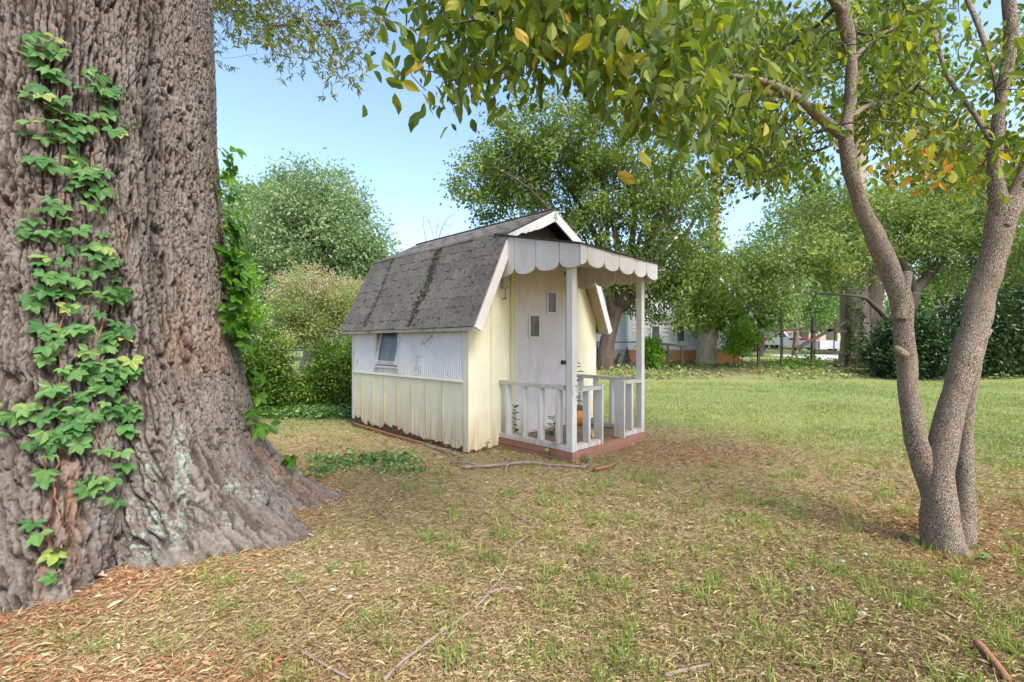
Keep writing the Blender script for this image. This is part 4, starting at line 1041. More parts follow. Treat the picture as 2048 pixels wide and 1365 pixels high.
for k in range(4):
    a_ = Acc(); v_ = OV_V.copy(); v_[:, 0] *= (0.46, 0.52, 0.58, 0.5)[k]; v_[:, 2] *= (1.0, 1.6, 0.5, -0.8)[k]; v_[4, 2] -= 0.08 * k
    a_.add(v_, T=OV_T); q = a_.mesh('leaf'); q.materials.append(M['lf_dogwood_o']); lm.append(q)
X, Dn, Z = frames(D[big], N[big])
for i, j in enumerate(big):
    o = bpy.data.objects.new('leaf', lm[i % 4]); col.objects.link(o); o.parent = dog
    o.matrix_local = Matrix.Translation(Pp[j] - dbase) @ Matrix((Vector(X[i] * Ls[j]), Vector(Dn[i] * Ls[j]), Vector(Z[i] * Ls[j]))).transposed().to_4x4()

# ------------------------------------------------------------------ trees and shrubs behind
def ep(u, v, Y, rx, ry, rd=None, share=1.0):
    return (at(u, v, Y), np.array((rx * Y / F, (rd if rd else rx * Y / F * 0.8), ry * Y / F)), share)
def gp(u, v): return on_ground(u, v)
def path(pts, Y): return np.array([at(u, v, y_) for (u, v), y_ in zip(pts, np.broadcast_to(Y, (len(pts),)))])

b_ = gp(1208, 740); Y = b_[1]
stems = [(np.vstack((b_ - (0, 0, 0.1), path([(1212, 700), (1222, 655), (1236, 615)], Y))), [0.36, 0.30, 0.26, 0.22])]
for k, pth in enumerate(([(1228, 640), (1205, 560), (1140, 470), (1060, 380), (980, 330)], [(1232, 625), (1220, 540), (1170, 430), (1110, 330), (1080, 250)], [(1236, 615), (1240, 520), (1215, 400), (1190, 290), (1170, 220)],
                         [(1238, 615), (1262, 500), (1270, 390), (1262, 280)], [(1240, 615), (1290, 500), (1330, 400), (1350, 310)], [(1242, 620), (1310, 540), (1370, 470), (1400, 420)])):
    yy_ = Y + np.linspace(0, (-1.6, 1.2, -0.6, 1.8, -1.2, 0.8)[k], len(pth)); stems.append((path(pth, yy_), [0.17, 0.12, 0.08, 0.05, 0.03][:len(pth)]))
for k in range(16):
    tx, ty = rng.uniform(1060, 1400), rng.uniform(260, 420); dy_ = rng.uniform(-1.8, 1.8)
    stems.append((path([(1236 + rng.uniform(-10, 10), 618), (1238 + (tx - 1238) * 0.3, 540), (1238 + (tx - 1238) * 0.7, 440), (tx, ty)], Y + np.linspace(0, dy_, 4)), [0.07, 0.055, 0.035, 0.015]))
tree('evergreen_tree', 'tall many stemmed green tree fanning out behind the shed roof', b_, stems,
     [ep(1085, 305, Y, 130, 105, 2.6, 1.0), ep(1000, 375, Y, 95, 95, 2.2, 0.75), ep(1210, 330, Y, 150, 135, 2.8, 1.3), ep(1330, 420, Y, 105, 130, 2.6, 1.0), ep(1345, 570, Y + 0.4, 100, 90, 2.0, 0.8), ep(1150, 450, Y, 120, 60, 2.0, 0.45), ep(1255, 540, Y - 0.5, 60, 60, 1.5, 0.15)],
     'lf_mid', 'trunk_dark', 640, 76, 0.26, 0.16, 0.08, 0.006, power=2.2, cap=0.16)

b_ = gp(1802, 752); Y = b_[1]
tree('spreading_tree', 'low spreading dark trunked tree with long drooping limbs behind the three stemmed tree', b_,
     [(np.vstack((b_ - (0, 0, 0.1), path([(1806, 690), (1815, 630), (1822, 585)], Y))), [0.34, 0.30, 0.27, 0.26]),
      (path([(1806, 672), (1778, 642), (1748, 612), (1722, 594), (1640, 588), (1560, 590), (1490, 645)], Y + np.linspace(0, -2, 7)), [0.12, 0.10, 0.08, 0.055, 0.04, 0.028, 0.014]),
      (path([(1822, 590), (1850, 560), (1890, 510), (1950, 440), (1990, 380)], Y + np.linspace(0, 1.5, 5)), [0.2, 0.17, 0.13, 0.08, 0.03]),
      (path([(1825, 590), (1810, 540), (1760, 470), (1720, 420)], Y + np.linspace(0, -1, 4)), [0.2, 0.16, 0.1, 0.04]),
      (path([(1815, 645), (1865, 640), (1920, 605), (1990, 560), (2060, 520)], Y + np.linspace(0, -1, 5)), [0.13, 0.1, 0.08, 0.06, 0.03])],
     [ep(1600, 525, Y - 0.8, 150, 58, 2.4, 1.0), ep(1720, 470, Y, 130, 75, 2.4, 0.9), ep(1850, 480, Y + 0.5, 120, 80, 2.4, 0.9), ep(1980, 500, Y, 130, 90, 2.4, 1.0), ep(1520, 570, Y - 1.5, 70, 45, 1.4, 0.3), ep(1880, 400, Y, 130, 50, 2.2, 0.4), ep(2150, 480, Y, 110, 100, 2.2, 0.6), ep(1660, 420, Y + 1, 100, 45, 2, 0.35)],
     'lf_spread', 'twig', 640, 80, 0.25, 0.14, 0.065, 0.006, power=2.2, cap=0.12)

def ivy_sleeve(root, base, pts_r, n, Lf, mat='lf_fall', spread=0.12):
    fol_ = Acc(); P_ = []
    for c_, r_, w_ in pts_r:
        k_ = int(n * w_); a_ = rng.uniform(0, 2 * np.pi, k_); rr = r_ + abs(rng.normal(0, spread, k_))
        P_.append(np.stack((c_[0] + rr * np.cos(a_), c_[1] + rr * np.sin(a_), c_[2] + rng.normal(0, 0.32, k_)), 1))
    P_ = np.concatenate(P_); nn_ = len(P_)
    D_ = unit(rng.normal(size=(nn_, 3)) * 0.6 + np.array((0, 0, -0.7))); N_ = unit(rng.normal(size=(nn_, 3)) + np.array((0, -0.6, 0.5)))
    add_leaves(fol_, P_, D_, N_, Lf * rng.uniform(0.7, 1.3, nn_), Lf * 0.75 * rng.uniform(0.7, 1.2, nn_))
    return link('climbing_ivy', fol_.mesh('climbing_ivy', False, base), M[mat], root)

b_ = gp(1412, 732); Y = b_[1]
def iv1(root, pts_, base):
    ivy_sleeve(root, base, [(at(1418, 585 + k * 14, Y), 0.38, w) for k, w in enumerate((0.8, 1.2, 1.4, 1.2, 0.8))] + [(at(1426, 470 + k * 22, Y), 0.2, 0.35) for k in range(5)] + [(at(1455, 620 + 8 * k, Y), 0.35, 0.7) for k in range(3)], 520, 0.15, spread=0.22)
tree('ivy_trunk_tree', 'straight tall trunk wrapped in bright ivy standing before the pale house', b_,
     [(np.vstack((b_ - (0, 0, 0.1), path([(1415, 660), (1422, 560), (1430, 430), (1433, 300), (1430, 120)], Y))), [0.44, 0.36, 0.27, 0.20, 0.17, 0.12])],
     [ep(1430, 170, Y, 110, 110, 2.5), ep(1330, 90, Y, 90, 80, 2.2, 0.6), ep(1540, 110, Y, 90, 90, 2.2, 0.6)], 'lf_mid', 'trunk_pale', 130, 50, 0.35, 0.17, 0.09, 0.01, extra=iv1)
b_ = gp(1712, 740); Y = b_[1] + 1.2
def iv2(root, pts_, base):
    ivy_sleeve(root, base, [(at(1712, 610 + k * 18, Y - 0.45), 0.16, 0.5 + 0.06 * k) for k in range(7)], 170, 0.11, 'lf_ivy', 0.08)
b_ = np.array((*at(1716, 700, Y)[:2], float(ground_z(at(1716, 700, Y)[0], Y))))
tree('twin_trunk_tree', 'pair of thick pale trunks joined at the base behind the rail fence', b_,
     [(np.vstack((b_ + (-0.1, 0, -0.1), path([(1712, 690), (1708, 600), (1712, 480), (1716, 300), (1716, 100)], Y))), [0.62, 0.52, 0.47, 0.40, 0.30, 0.16]),
      (np.vstack((b_ + (0.35, 0.1, -0.1), path([(1738, 690), (1746, 600), (1764, 480), (1790, 330)], Y + 0.1))), [0.48, 0.40, 0.33, 0.26, 0.12])],
     [ep(1716, 100, Y + 1, 140, 110, 2.6), ep(1830, 190, Y + 1, 100, 70, 2.0, 0.6)], 'lf_pale', 'trunk_pale', 110, 50, 0.4, 0.18, 0.1, 0.01, extra=iv2)

b_ = np.array((*at(640, 690, 30)[:2], 0.0)); Y = 30
tree('round_tree', 'large rounded grey green tree rising beyond the blossom shrub', b_,
     [(np.vstack((b_ - (0, 0, 0.1), path([(640, 640), (642, 560), (645, 480)], Y))), [0.6, 0.5, 0.4, 0.2])],
     [ep(640, 410, Y, 95, 75, 3.5, 1.0), ep(590, 480, Y, 95, 95, 3.8, 1.2), ep(690, 480, Y, 85, 85, 3.5, 1.0), ep(640, 550, Y, 130, 80, 3.5, 1.0), ep(540, 560, Y, 60, 80, 2.5, 0.5), ep(735, 500, Y, 38, 35, 1.5, 0.2)],
     'lf_round', 'trunk_far', 620, 62, 0.46, 0.27, 0.12, 0.012, power=2.6)
for nm, lb, u, Y, cr, lf in (('pale_tree', 'pale yellow green tree beyond the round tree beside the oak trunk', 480, 40, [(478, 420, 52, 75), (462, 520, 60, 90), (520, 450, 40, 60)], 'lf_pale'),
                             ('pale_tree', 'light green tree top peeping above the round grey green tree', 560, 44, [(565, 400, 40, 48), (540, 470, 60, 80)], 'lf_pale'),
                             ('far_tree', 'mid green tree behind the rear end of the shed roof', 800, 36, [(790, 560, 75, 52), (860, 590, 70, 60), (740, 570, 40, 45)], 'lf_round')):
    b_ = np.array((*at(u, 690, Y)[:2], 0.0))
    tree(nm, lb, b_, [(np.vstack((b_, path([(u, 620), (u, 520)], Y))), [0.4, 0.35, 0.15])], [ep(a, b, Y, c, d, 3.0, c * d / 3000) for a, b, c, d in cr], lf, 'trunk_far', 200, 60, 0.55, 0.33, 0.16, 0.012)
def pink(root, pts_, base):
    f_ = Acc(); top = pts_[(pts_[:, 2] > np.percentile(pts_[:, 2], 62))]; top = top[rng.random(len(top)) < 0.75]
    C_ = np.repeat(top + np.array((0, -0.05, 0.12)), 30, 0); k_ = len(C_)
    add_leaves(f_, C_ + rng.normal(0, 0.12, (k_, 3)), rng.normal(size=(k_, 3)), rng.normal(size=(k_, 3)), 0.055, 0.05)
    tag(link('blossom', f_.mesh('blossom', False, base), M['lf_pink'], root), kind='stuff')
b_ = np.array((*at(625, 690, 18)[:2], 0.0)); Y = 18
tree('blossom_shrub', 'broad olive green shrub topped with dusty pink blossom beyond the chain link fence', b_,
     [(np.vstack((b_ + (dx, 0, -0.05), path([(625 + dx * 30, 690), (625 + dx * 120, 620)], Y))), [0.09, 0.07, 0.03]) for dx in (-0.5, -0.2, 0.1, 0.4)],
     [ep(630, 600, Y, 90, 62, 2.0, 1.2), ep(580, 640, Y, 62, 55, 1.6, 0.7), ep(690, 620, Y, 52, 60, 1.6, 0.7), ep(620, 665, Y, 95, 35, 1.6, 0.5)], 'lf_myrtle', 'trunk_far', 420, 70, 0.20, 0.105, 0.045, 0.006, cat='shrub', extra=pink, power=2.4)
b_ = np.array((*at(468, 690, 13)[:2], 0.0)); Y = 13
tree('lime_tree', 'bright lime green young tree showing past the oak trunk edge', b_, [(np.vstack((b_, path([(468, 650), (468, 600)], Y))), [0.09, 0.07, 0.04])],
     [ep(460, 560, Y, 36, 65, 0.8), ep(450, 640, Y, 48, 50, 0.9), ep(495, 640, Y, 26, 40, 0.6, 0.4)], 'lf_lime', 'trunk_far', 110, 60, 0.18, 0.12, 0.06, 0.006)
# bare tree above the roof
b_ = np.array((*at(872, 690, 27)[:2], 0.0)); Y = 27
bt = thing('bare_tree', 'leafless grey sapling with thin forked branches above the shed ridge', 'tree', b_)
wood = Acc(); limbs_ = [path([(872, 680), (872, 560), (871, 500), (862, 455), (845, 420)], Y), path([(871, 520), (880, 470), (893, 440), (915, 425)], Y + 0.3), path([(871, 530), (872, 480), (878, 430)], Y), path([(864, 520), (850, 470), (846, 425)], Y)]
R0 = []
for p_ in limbs_: C = catmull(p_, 14); wood.add(*tube(C, np.linspace(0.055, 0.014, 14), 5)); R0 += list(C[6:])
pts = np.concatenate([ell_points(at(876, 445, Y), (1.2, 0.8, 0.9), 34)])
P, par, order = bmst(np.array(R0), np.zeros(len(R0)), pts, 0.5); branch_mesh(wood, P, par, order, len(R0), 0.007)
link('trunk', wood.mesh('trunk', True, b_), M['trunk_bare'], bt)

# near shrubs along the left boundary
for lb, u, v, cr, lf, L in (('tall leafy hedge shrub between the oak and the chain link fence', 505, 832, [(500, 715, 78, 62), (480, 770, 75, 60), (545, 770, 42, 55), (520, 800, 70, 32)], 'lf_bush', 0.075),
                            ('dense hedge shrub touching the far corner of the shed', 672, 822, [(675, 720, 46, 42), (690, 770, 45, 55), (640, 775, 38, 45)], 'lf_bush', 0.065),
                            ('low straggly shrub in the gap of the hedge', 588, 824, [(590, 800, 42, 22), (615, 785, 26, 24)], 'lf_bush', 0.06)):
    b_ = gp(u, v); Y = b_[1] + 0.5; b_[1] += 0.5; b_[0] = at(u, v, b_[1])[0]
    tree('hedge_shrub', lb, b_, [(np.array([b_ + (dx, 0, -0.05), b_ + (dx * 1.6, 0.05, 0.35), b_ + (dx * 2.4, 0.1, 0.7)]), [0.025, 0.02, 0.012]) for dx in (-0.25, -0.08, 0.1, 0.27)],
         [ep(a, b, Y, c, d, 0.5, c * d / 2000) for a, b, c, d in cr], lf, 'twig', 300, 60, 0.095, L, L * 0.48, 0.003, cat='shrub', power=2.6)
for lb, u, Y, cr in (('bright lime green shrub at the foot of the ivy wrapped trunk', 1476, 18.2, [(1472, 690, 34, 30), (1492, 668, 24, 28)]),
                     ('leafy green plant before the wooden frame of the pale house', 1300, 17.4, [(1300, 706, 14, 34)]),
                     ('bright weedy shrub at the foot of the twin trunks', 1765, 17.6, [(1762, 706, 30, 24), (1785, 690, 22, 40)])):
    x_ = at(u, 700, Y)[0]; b_ = np.array((x_, Y, float(ground_z(x_, Y))))
    tree('leafy_shrub', lb, b_, [(np.array([b_ + (dx, 0, -0.05), b_ + (dx * 1.4, 0, 0.4), b_ + (dx * 2, 0, 0.8)]), [0.02, 0.015, 0.008]) for dx in (-0.12, 0.0, 0.12)],
         [ep(a, b, Y, c, d, 0.5, c * d / 1000) for a, b, c, d in cr], 'lf_lime', 'twig', 80, 50, 0.13, 0.11, 0.055, 0.004, cat='shrub')
# dark evergreen screen on the right
for lb, u, cr in (('tall dark evergreen shrub just past the right stem of the three stemmed tree', 1960, [(1960, 650, 80, 75), (1930, 710, 70, 50), (2000, 700, 70, 55)]),
                  ('dark evergreen shrub in the screen beyond the lawn corner', 2110, [(2100, 640, 95, 85), (2100, 710, 90, 50)]),
                  ('dark evergreen shrub showing between the stems of the three stemmed tree', 1830, [(1830, 680, 62, 55), (1850, 720, 60, 35), (1790, 715, 40, 35)])):
    Y = 15.2 + rng.uniform(-0.4, 0.6); x_ = at(u, 700, Y)[0]; b_ = np.array((x_, Y, float(ground_z(x_, Y))))
    tree('evergreen_shrub', lb, b_, [(np.array([b_ + (dx, 0, -0.05), b_ + (dx * 1.4, 0, 0.8), b_ + (dx * 2, 0, 1.5)]), [0.05, 0.04, 0.02]) for dx in (-0.4, 0.0, 0.4)],
         [ep(a, b, Y, c, d, 0.9, c * d / 3000) for a, b, c, d in cr], 'lf_dark', 'twig', 260, 66, 0.20, 0.13, 0.07, 0.005, cat='shrub', power=2.4)
# light green trees and weeds beyond the fence
for lb, u, v, Y, cr, lf in (('leafy young tree beyond the fence beside the house gable', 1520, 690, 30, [(1520, 620, 50, 48), (1490, 570, 45, 45)], 'lf_far'),
                            ('bright tree crown behind the old pickup', 1600, 690, 52, [(1600, 620, 60, 45), (1640, 580, 60, 50)], 'lf_pale'),
                            ('green tree crown behind the trailer and rail fence', 1670, 690, 56, [(1665, 630, 55, 35), (1690, 570, 60, 60)], 'lf_far'),
                            ('tree with pale leaves between the twin trunks and dark shrubs', 1840, 690, 40, [(1840, 610, 60, 45), (1880, 570, 60, 50)], 'lf_pale'),
                            ('tree crown over the dark shrubs at the lawn corner', 1990, 690, 44, [(2000, 590, 80, 60), (2090, 560, 80, 80)], 'lf_far'),
                            ('yellow green tree filling the space above the rail fence', 1590, 690, 32, [(1590, 500, 95, 75), (1530, 560, 60, 60), (1680, 470, 90, 80), (1620, 400, 80, 60)], 'lf_pale'),
                            ('yellow green tree rising behind the spreading dark trunked tree', 1890, 690, 30, [(1870, 470, 110, 80), (1990, 450, 110, 90), (1780, 420, 90, 70), (1920, 370, 110, 60)], 'lf_pale'),
                            ('tree behind the pale house', 1380, 690, 46, [(1340, 520, 80, 60), (1420, 560, 70, 60), (1260, 540, 60, 50)], 'lf_far')):
    x_ = at(u, v, Y)[0]; b_ = np.array((x_, Y, float(ground_z(x_, Y))))
    tree('background_tree', lb, b_, [(np.array([b_ - (0, 0, 0.1), b_ + (0.1, 0, 1.5), b_ + (0, 0, 3)]), [0.22, 0.18, 0.08])], [ep(a, b, Y, c, d, 2.5, c * d / 3000) for a, b, c, d in cr], lf, 'trunk_far', 130, 62, 0.55, 0.33, 0.17, 0.01)
# far row that closes the horizon
k = 0
for X_ in np.linspace(-105, 120, 27):
    Y = rng.uniform(68, 92); x_ = X_ + rng.uniform(-3, 3); h_ = rng.uniform(5.5, 8.5); b_ = np.array((x_, Y, float(ground_z(x_, Y))))
    tree('far_row_tree', 'green tree in the far row along the horizon', b_, [(np.array([b_ - (0, 0, 0.1), b_ + (0, 0, h_ * 0.4), b_ + (0, 0, h_ * 0.7)]), [0.3, 0.25, 0.1])],
         [(b_ + (0, 0, h_ * 0.45), np.array((4.8, 3.0, h_ * 0.5)), 1.0), (b_ + (2.0, 0, h_ * 0.62), np.array((3.0, 2.5, h_ * 0.36)), 0.5)], ('lf_far', 'lf_pale', 'lf_round')[k % 3], 'trunk_far', 80, 46, 0.85, 0.62, 0.34, 0.015, group='far row of trees along the horizon', sides=6)
    k += 1

# ------------------------------------------------------------------ neighbour's house
sid = sidewood('lilac_white_siding', (0.78, 0.78, 0.85), (0.5, 0.5, 0.56), spotlo=0.8)
brk = simple('orange_brick_base', (0.62, 0.29, 0.13), (0.50, 0.21, 0.10), 5, 0.9); tanc = simple('tan_rendered_base', (0.66, 0.50, 0.37), (0.56, 0.41, 0.30), 4, 0.9)
HX0, HX1, HY, HG = 5.25, 10.25, 20.4, 0.25
hou = thing('neighbour_house', 'lilac white clapboard house on an orange brick base beyond the fence', 'house', (HX0, HY, HG))
HP = lambda *d: tuple(np.array(d) - np.array((HX0, HX0, HY, HY, HG, HG)))
box('foundation', HP(HX0 + 0.02, HX1 - 0.02, HY + 0.03, HY + 8, HG - 0.05, 0.9), brk, hou)
box('foundation', HP(HX0 - 2.6, HX0 + 0.018, HY + 0.43, HY + 8, HG - 0.05, 0.9), tanc, hou)
apx = (HX0 + HX1) / 2 - 0.3; ez, az = 2.9, 6.2
prism('gable_wall', [(0, 0.651), (HX1 - HX0, 0.651), (HX1 - HX0, ez - HG), (apx - HX0, az - HG), (0, ez + 0.6 - HG)], 'y', 0.02, 0.2, sid, hou)
box('wing_wall', HP(HX0 - 2.6, HX0 + 0.018, HY + 0.42, HY + 8, 0.9011, 4.4), sid, hou)
box('side_wall', HP(HX1 - 0.2, HX1, HY + 0.21, HY + 8, 0.9011, ez), sid, hou)
for i in range(15):                                              # lapped boards
    z_ = 0.93 + i * 0.19
    ww = HX1 if z_ < ez else apx + (HX1 - apx) * (az - z_) / (az - ez)
    prism('siding_board', [(HY - HY - 0.012, z_ - HG), (0.018, z_ - HG), (0.018, z_ + 0.188 - HG), (0.008, z_ + 0.188 - HG)], 'x', 0.14, ww - HX0 - 0.05, sid, hou)
    prism('siding_board', [(0.388, z_ - HG), (0.418, z_ - HG), (0.418, z_ + 0.188 - HG), (0.408, z_ + 0.188 - HG)], 'x', -2.6, -0.06, sid, hou)
wtrim = simple('white_trim', (0.82, 0.82, 0.84), (0.74, 0.74, 0.76), 5, 0.6)
box('corner_trim', HP(HX0 - 0.05, HX0 + 0.135, HY - 0.02, HY + 0.43, 0.905, 3.6), wtrim, hou)
hr = link('roof', None, None, hou)
rfm = simple('grey_house_roofing', (0.22, 0.21, 0.21), (0.15, 0.145, 0.145), 5, 0.95)
for (p, q) in (((HX1 + 0.35, ez - 0.42), (apx, az)), ((HX0 - 0.3, ez + 0.25), (apx, az))):
    p = np.array(p) - (HX0, HG); q = np.array(q) - (HX0, HG)
    prism('roof_slope', [tuple(p), tuple(q), (q[0], q[1] + 0.12), (p[0], p[1] + 0.12)], 'y', -0.35, 8.2, rfm, hr)
    prism('rake_trim', [(p[0], p[1] - 0.16), (q[0], q[1] - 0.16), (q[0], q[1] - 0.005), (p[0], p[1] - 0.005)], 'y', -0.37, -0.30, wtrim, hr)
prism('roof_slope', [(0.0 - 3.0 + 0.0, 4.1), (0.3, 4.6), (0.3, 4.72), (-3.0, 4.22)], 'y', 0.1, 8.2, rfm, hr)
for u in (1311, 1361):
    x_ = at(u, 680, HY)[0] - HX0; wn_ = link('house_window', None, None, hou)
    box('pane', (x_ - 0.16, x_ + 0.16, -0.020, -0.014, 1.05, 1.72), M['glass'], wn_)
    for dm in ((x_ - 0.23, x_ - 0.16, -0.035, -0.013, 0.98, 1.79), (x_ + 0.16, x_ + 0.23, -0.035, -0.013, 0.98, 1.79), (x_ - 0.16, x_ + 0.16, -0.034, -0.013, 0.98, 1.05), (x_ - 0.16, x_ + 0.16, -0.034, -0.013, 1.72, 1.79)):
        box('window_frame', dm, wtrim, wn_)

# low beige house far down the drive
fh = thing('far_house', 'low beige house beyond the driveway behind the rail fence', 'house', (43.0, 62.0, 0.57))
fhm = simple('beige_wall', (0.55, 0.47, 0.36), (0.48, 0.40, 0.31), 3, 0.9)
box('wall', (-6, 6, 0, 7, 0, 2.7), fhm, fh); prism('roof', [(-6.5, 2.71), (6.5, 2.71), (0, 5.0)], 'y', -0.4, 7.4, rfm, fh)
for x_ in (-3.2, 0.4, 3.4): box('window', (x_ - 0.6, x_ + 0.6, -0.03, -0.004, 1.0, 2.1), M['glass_dark'], fh)

# ------------------------------------------------------------------ fences
galv = simple('galvanised_steel', (0.34, 0.35, 0.36), (0.24, 0.25, 0.26), 10, 0.5, metal=0.4); blackpipe = simple('dark_pipe', (0.05, 0.05, 0.055), (0.035, 0.035, 0.04), 10, 0.5)
def chain_link(label, A, B, h, post_dx, rail_mat):
    A = np.array(A, float); B = np.array(B, float); n_ = max(1, int(np.linalg.norm(B - A) / post_dx)); z0 = float(ground_z(*A))
    root = thing('chain_link_fence', label, 'fence', (A[0], A[1], z0)); d_ = B - A
    P_ = lambda f, z: np.array((d_[0] * f, d_[1] * f, z))
    for i in range(n_ + 1):
        a_ = Acc(); a_.add(*tube([P_(i / n_, -0.1), P_(i / n_, h + 0.02)], 0.025, 8)); link('post', a_.mesh('post', True), rail_mat, root)
    a_ = Acc(); a_.add(*tube([P_(0, h), P_(1, h)], 0.02, 8)); link('top_rail', a_.mesh('top_rail', True), rail_mat, root)
    w_ = Acc(); Ln = np.linalg.norm(d_); s_ = 0.075; k_ = int((Ln + h) / s_)
    for i in range(k_):
        x0 = -h + i * s_; a0, b0 = x0, x0 + h
        f0, f1 = max(0, a0), min(Ln, b0)
        if f1 <= f0: continue
        w_.add(*tube([P_(f0 / Ln, 0.03 + (f0 - a0)), P_(f1 / Ln, 0.03 + (f1 - a0) - 0.04)], 0.0022, 3, False))
        w_.add(*tube([P_(f0 / Ln, h - (f0 - a0)), P_(f1 / Ln, h - (f1 - a0) + 0.04)], 0.0022, 3, False))
    tag(link('wire_mesh', w_.mesh('wire_mesh'), galv, root), kind='stuff')
chain_link('grey chain link fence behind the hedge shrubs beside the oak', (-9.5, 11.6), (-3.4, 12.2), 1.02, 2.4, blackpipe)
chain_link('dark railed chain link fence before the pale house', (3.3, 17.6), (5.75, 17.9), 1.02, 2.3, blackpipe)

wg = simple('weathered_grey_wood', (0.20, 0.165, 0.125), (0.11, 0.09, 0.07), 9, 0.95, (1, 1, 1), 0.6, 0.01)
FY = 18.0
fg = float(ground_z(12, FY))
rfence = thing('rail_fence', 'broken weathered post and rail fence beyond the lawn', 'fence', (*at(1600, 740, FY)[:2], fg))
off = np.array(rfence.location)
for u, vt, w in ((1517, 668, 0.085), (1564, 612, 0.075), (1627, 634, 0.12), (1694, 606, 0.07)):
    a_ = at(u, vt, FY) - off; b2 = np.array((a_[0] + rng.uniform(-0.04, 0.04), a_[1], -0.15))
    beam('fence_post', b2, a_, w, w, wg, rfence, up=(0, 1, 0))
for (u0, v0, u1, v1, w) in ((1565, 697, 1592, 699, 0.10), (1630, 701, 1706, 709, 0.12), (1625, 659, 1703, 664, 0.10), (1588, 700, 1698, 640, 0.11), (1519, 697, 1562, 699, 0.08), (1519, 664, 1600, 660, 0.05)):
    beam('rail', at(u0, v0, FY - 0.1) - off, at(u1, v1, FY - 0.1) - off, 0.06, w, wg, rfence)
lg = thing('fallen_log', 'pale bare log lying on the ground right of the rail fence', 'log', (*at(1740, 715, FY - 0.3)[:2], 0.25))
off = np.array(lg.location); a_ = Acc(); a_.add(*tube(catmull([at(1700, 713, FY - 0.2) - off, at(1735, 719, FY - 0.3) - off, at(1775, 712, FY - 0.3) - off], 10), np.linspace(0.13, 0.10, 10), 10, True, 0.1))
link('log', a_.mesh('log', True), M['trunk_pale'], lg)
SY = 18.4
sw = thing('swing_frame', 'grey weathered wooden frame standing before the brick base of the pale house', 'frame', (*at(1336, 730, SY)[:2], 0.25)); off = np.array(sw.location)
for nm, (u0, v0, u1, v1), w in (('beam', (1306, 686, 1372, 694), 0.10), ('post', (1308, 686, 1307, 712), 0.10), ('leg', (1309, 704, 1302, 733), 0.06), ('post', (1336, 690, 1336, 735), 0.08), ('post', (1364, 692, 1364, 735), 0.10), ('seat', (1310, 706, 1334, 708), 0.16), ('brace', (1330, 704, 1346, 716), 0.05)):
    beam(nm, at(u0, v0, SY) - off, at(u1, v1, SY) - off, 0.09, w, wg, sw, up=(0, 1, 0) if u0 == u1 or nm in ('post', 'leg') else (0, 0, 1))
# garden ornaments on the patio
DYY = 19.3
dr_ = thing('deer_ornament', 'slim dark brown deer shaped garden ornament on the patio of the pale house', 'ornament', (*at(1230, 720, DYY)[:2], 0.31)); off = np.array(dr_.location)
brn = simple('dark_brown_ornament', (0.13, 0.075, 0.06), (0.08, 0.05, 0.04), 9, 0.8)
dp = lambda u, v, dy=0.0: at(u, v, DYY + dy) - off
a_ = Acc(); a_.add(*tube(catmull([dp(1219, 722), dp(1224, 722), dp(1230, 724), dp(1234, 722)], 10), [0.03, 0.08, 0.10, 0.10, 0.09, 0.085, 0.085, 0.09, 0.08, 0.05], 10)); link('body', a_.mesh('body', True), brn, dr_)
a_ = Acc(); a_.add(*tube(catmull([dp(1233, 722), dp(1235.5, 716), dp(1237, 710), dp(1241, 711.5)], 10), [0.08, 0.07, 0.06, 0.055, 0.05, 0.05, 0.055, 0.06, 0.045, 0.025], 8)); link('head', a_.mesh('head', True), brn, dr_)
for u, dy in ((1219, 0.05), (1223, -0.05), (1229, 0.05), (1234, -0.05)):
    a_ = Acc(); t0 = dp(u + 1, 723, dy); a_.add(*tube([t0, t0 * (1, 1, 0.5), (t0[0] - 0.01, t0[1], 0.0)], [0.035, 0.02, 0.02], 6)); link('leg', a_.mesh('leg', True), brn, dr_)
a_ = Acc()
for s_ in (-1, 1):
    a_.add(*tube([dp(1238, 710, 0.03 * s_), dp(1239.5, 706, 0.12 * s_), dp(1243, 707, 0.16 * s_)], [0.012, 0.01, 0.006], 5))
link('antlers', a_.mesh('antlers', True), brn, dr_)
tb_ = np.array((*at(1254, 720, DYY)[:2], 0.31)); tp = thing('topiary', 'small brown green cone shaped topiary beside the deer ornament', 'topiary', tb_)
a_ = Acc(); a_.add(*tube([(0, 0, 0), (0, 0, 0.2)], 0.02, 6)); link('stem', a_.mesh('stem'), M['twig'], tp)
hh = rng.random(900) ** 1.3; ang = rng.uniform(0, 6.28, 900); rr = 0.17 * (1 - hh) * rng.uniform(0.7, 1.0, 900)
Pl = np.stack((rr * np.cos(ang), rr * np.sin(ang), 0.1 + hh * 0.62), 1); a_ = Acc(); add_leaves(a_, Pl, rng.normal(size=(900, 3)), rng.normal(size=(900, 3)), 0.04, 0.02); link('crown', a_.mesh('crown'), M['lf_dark'], tp)

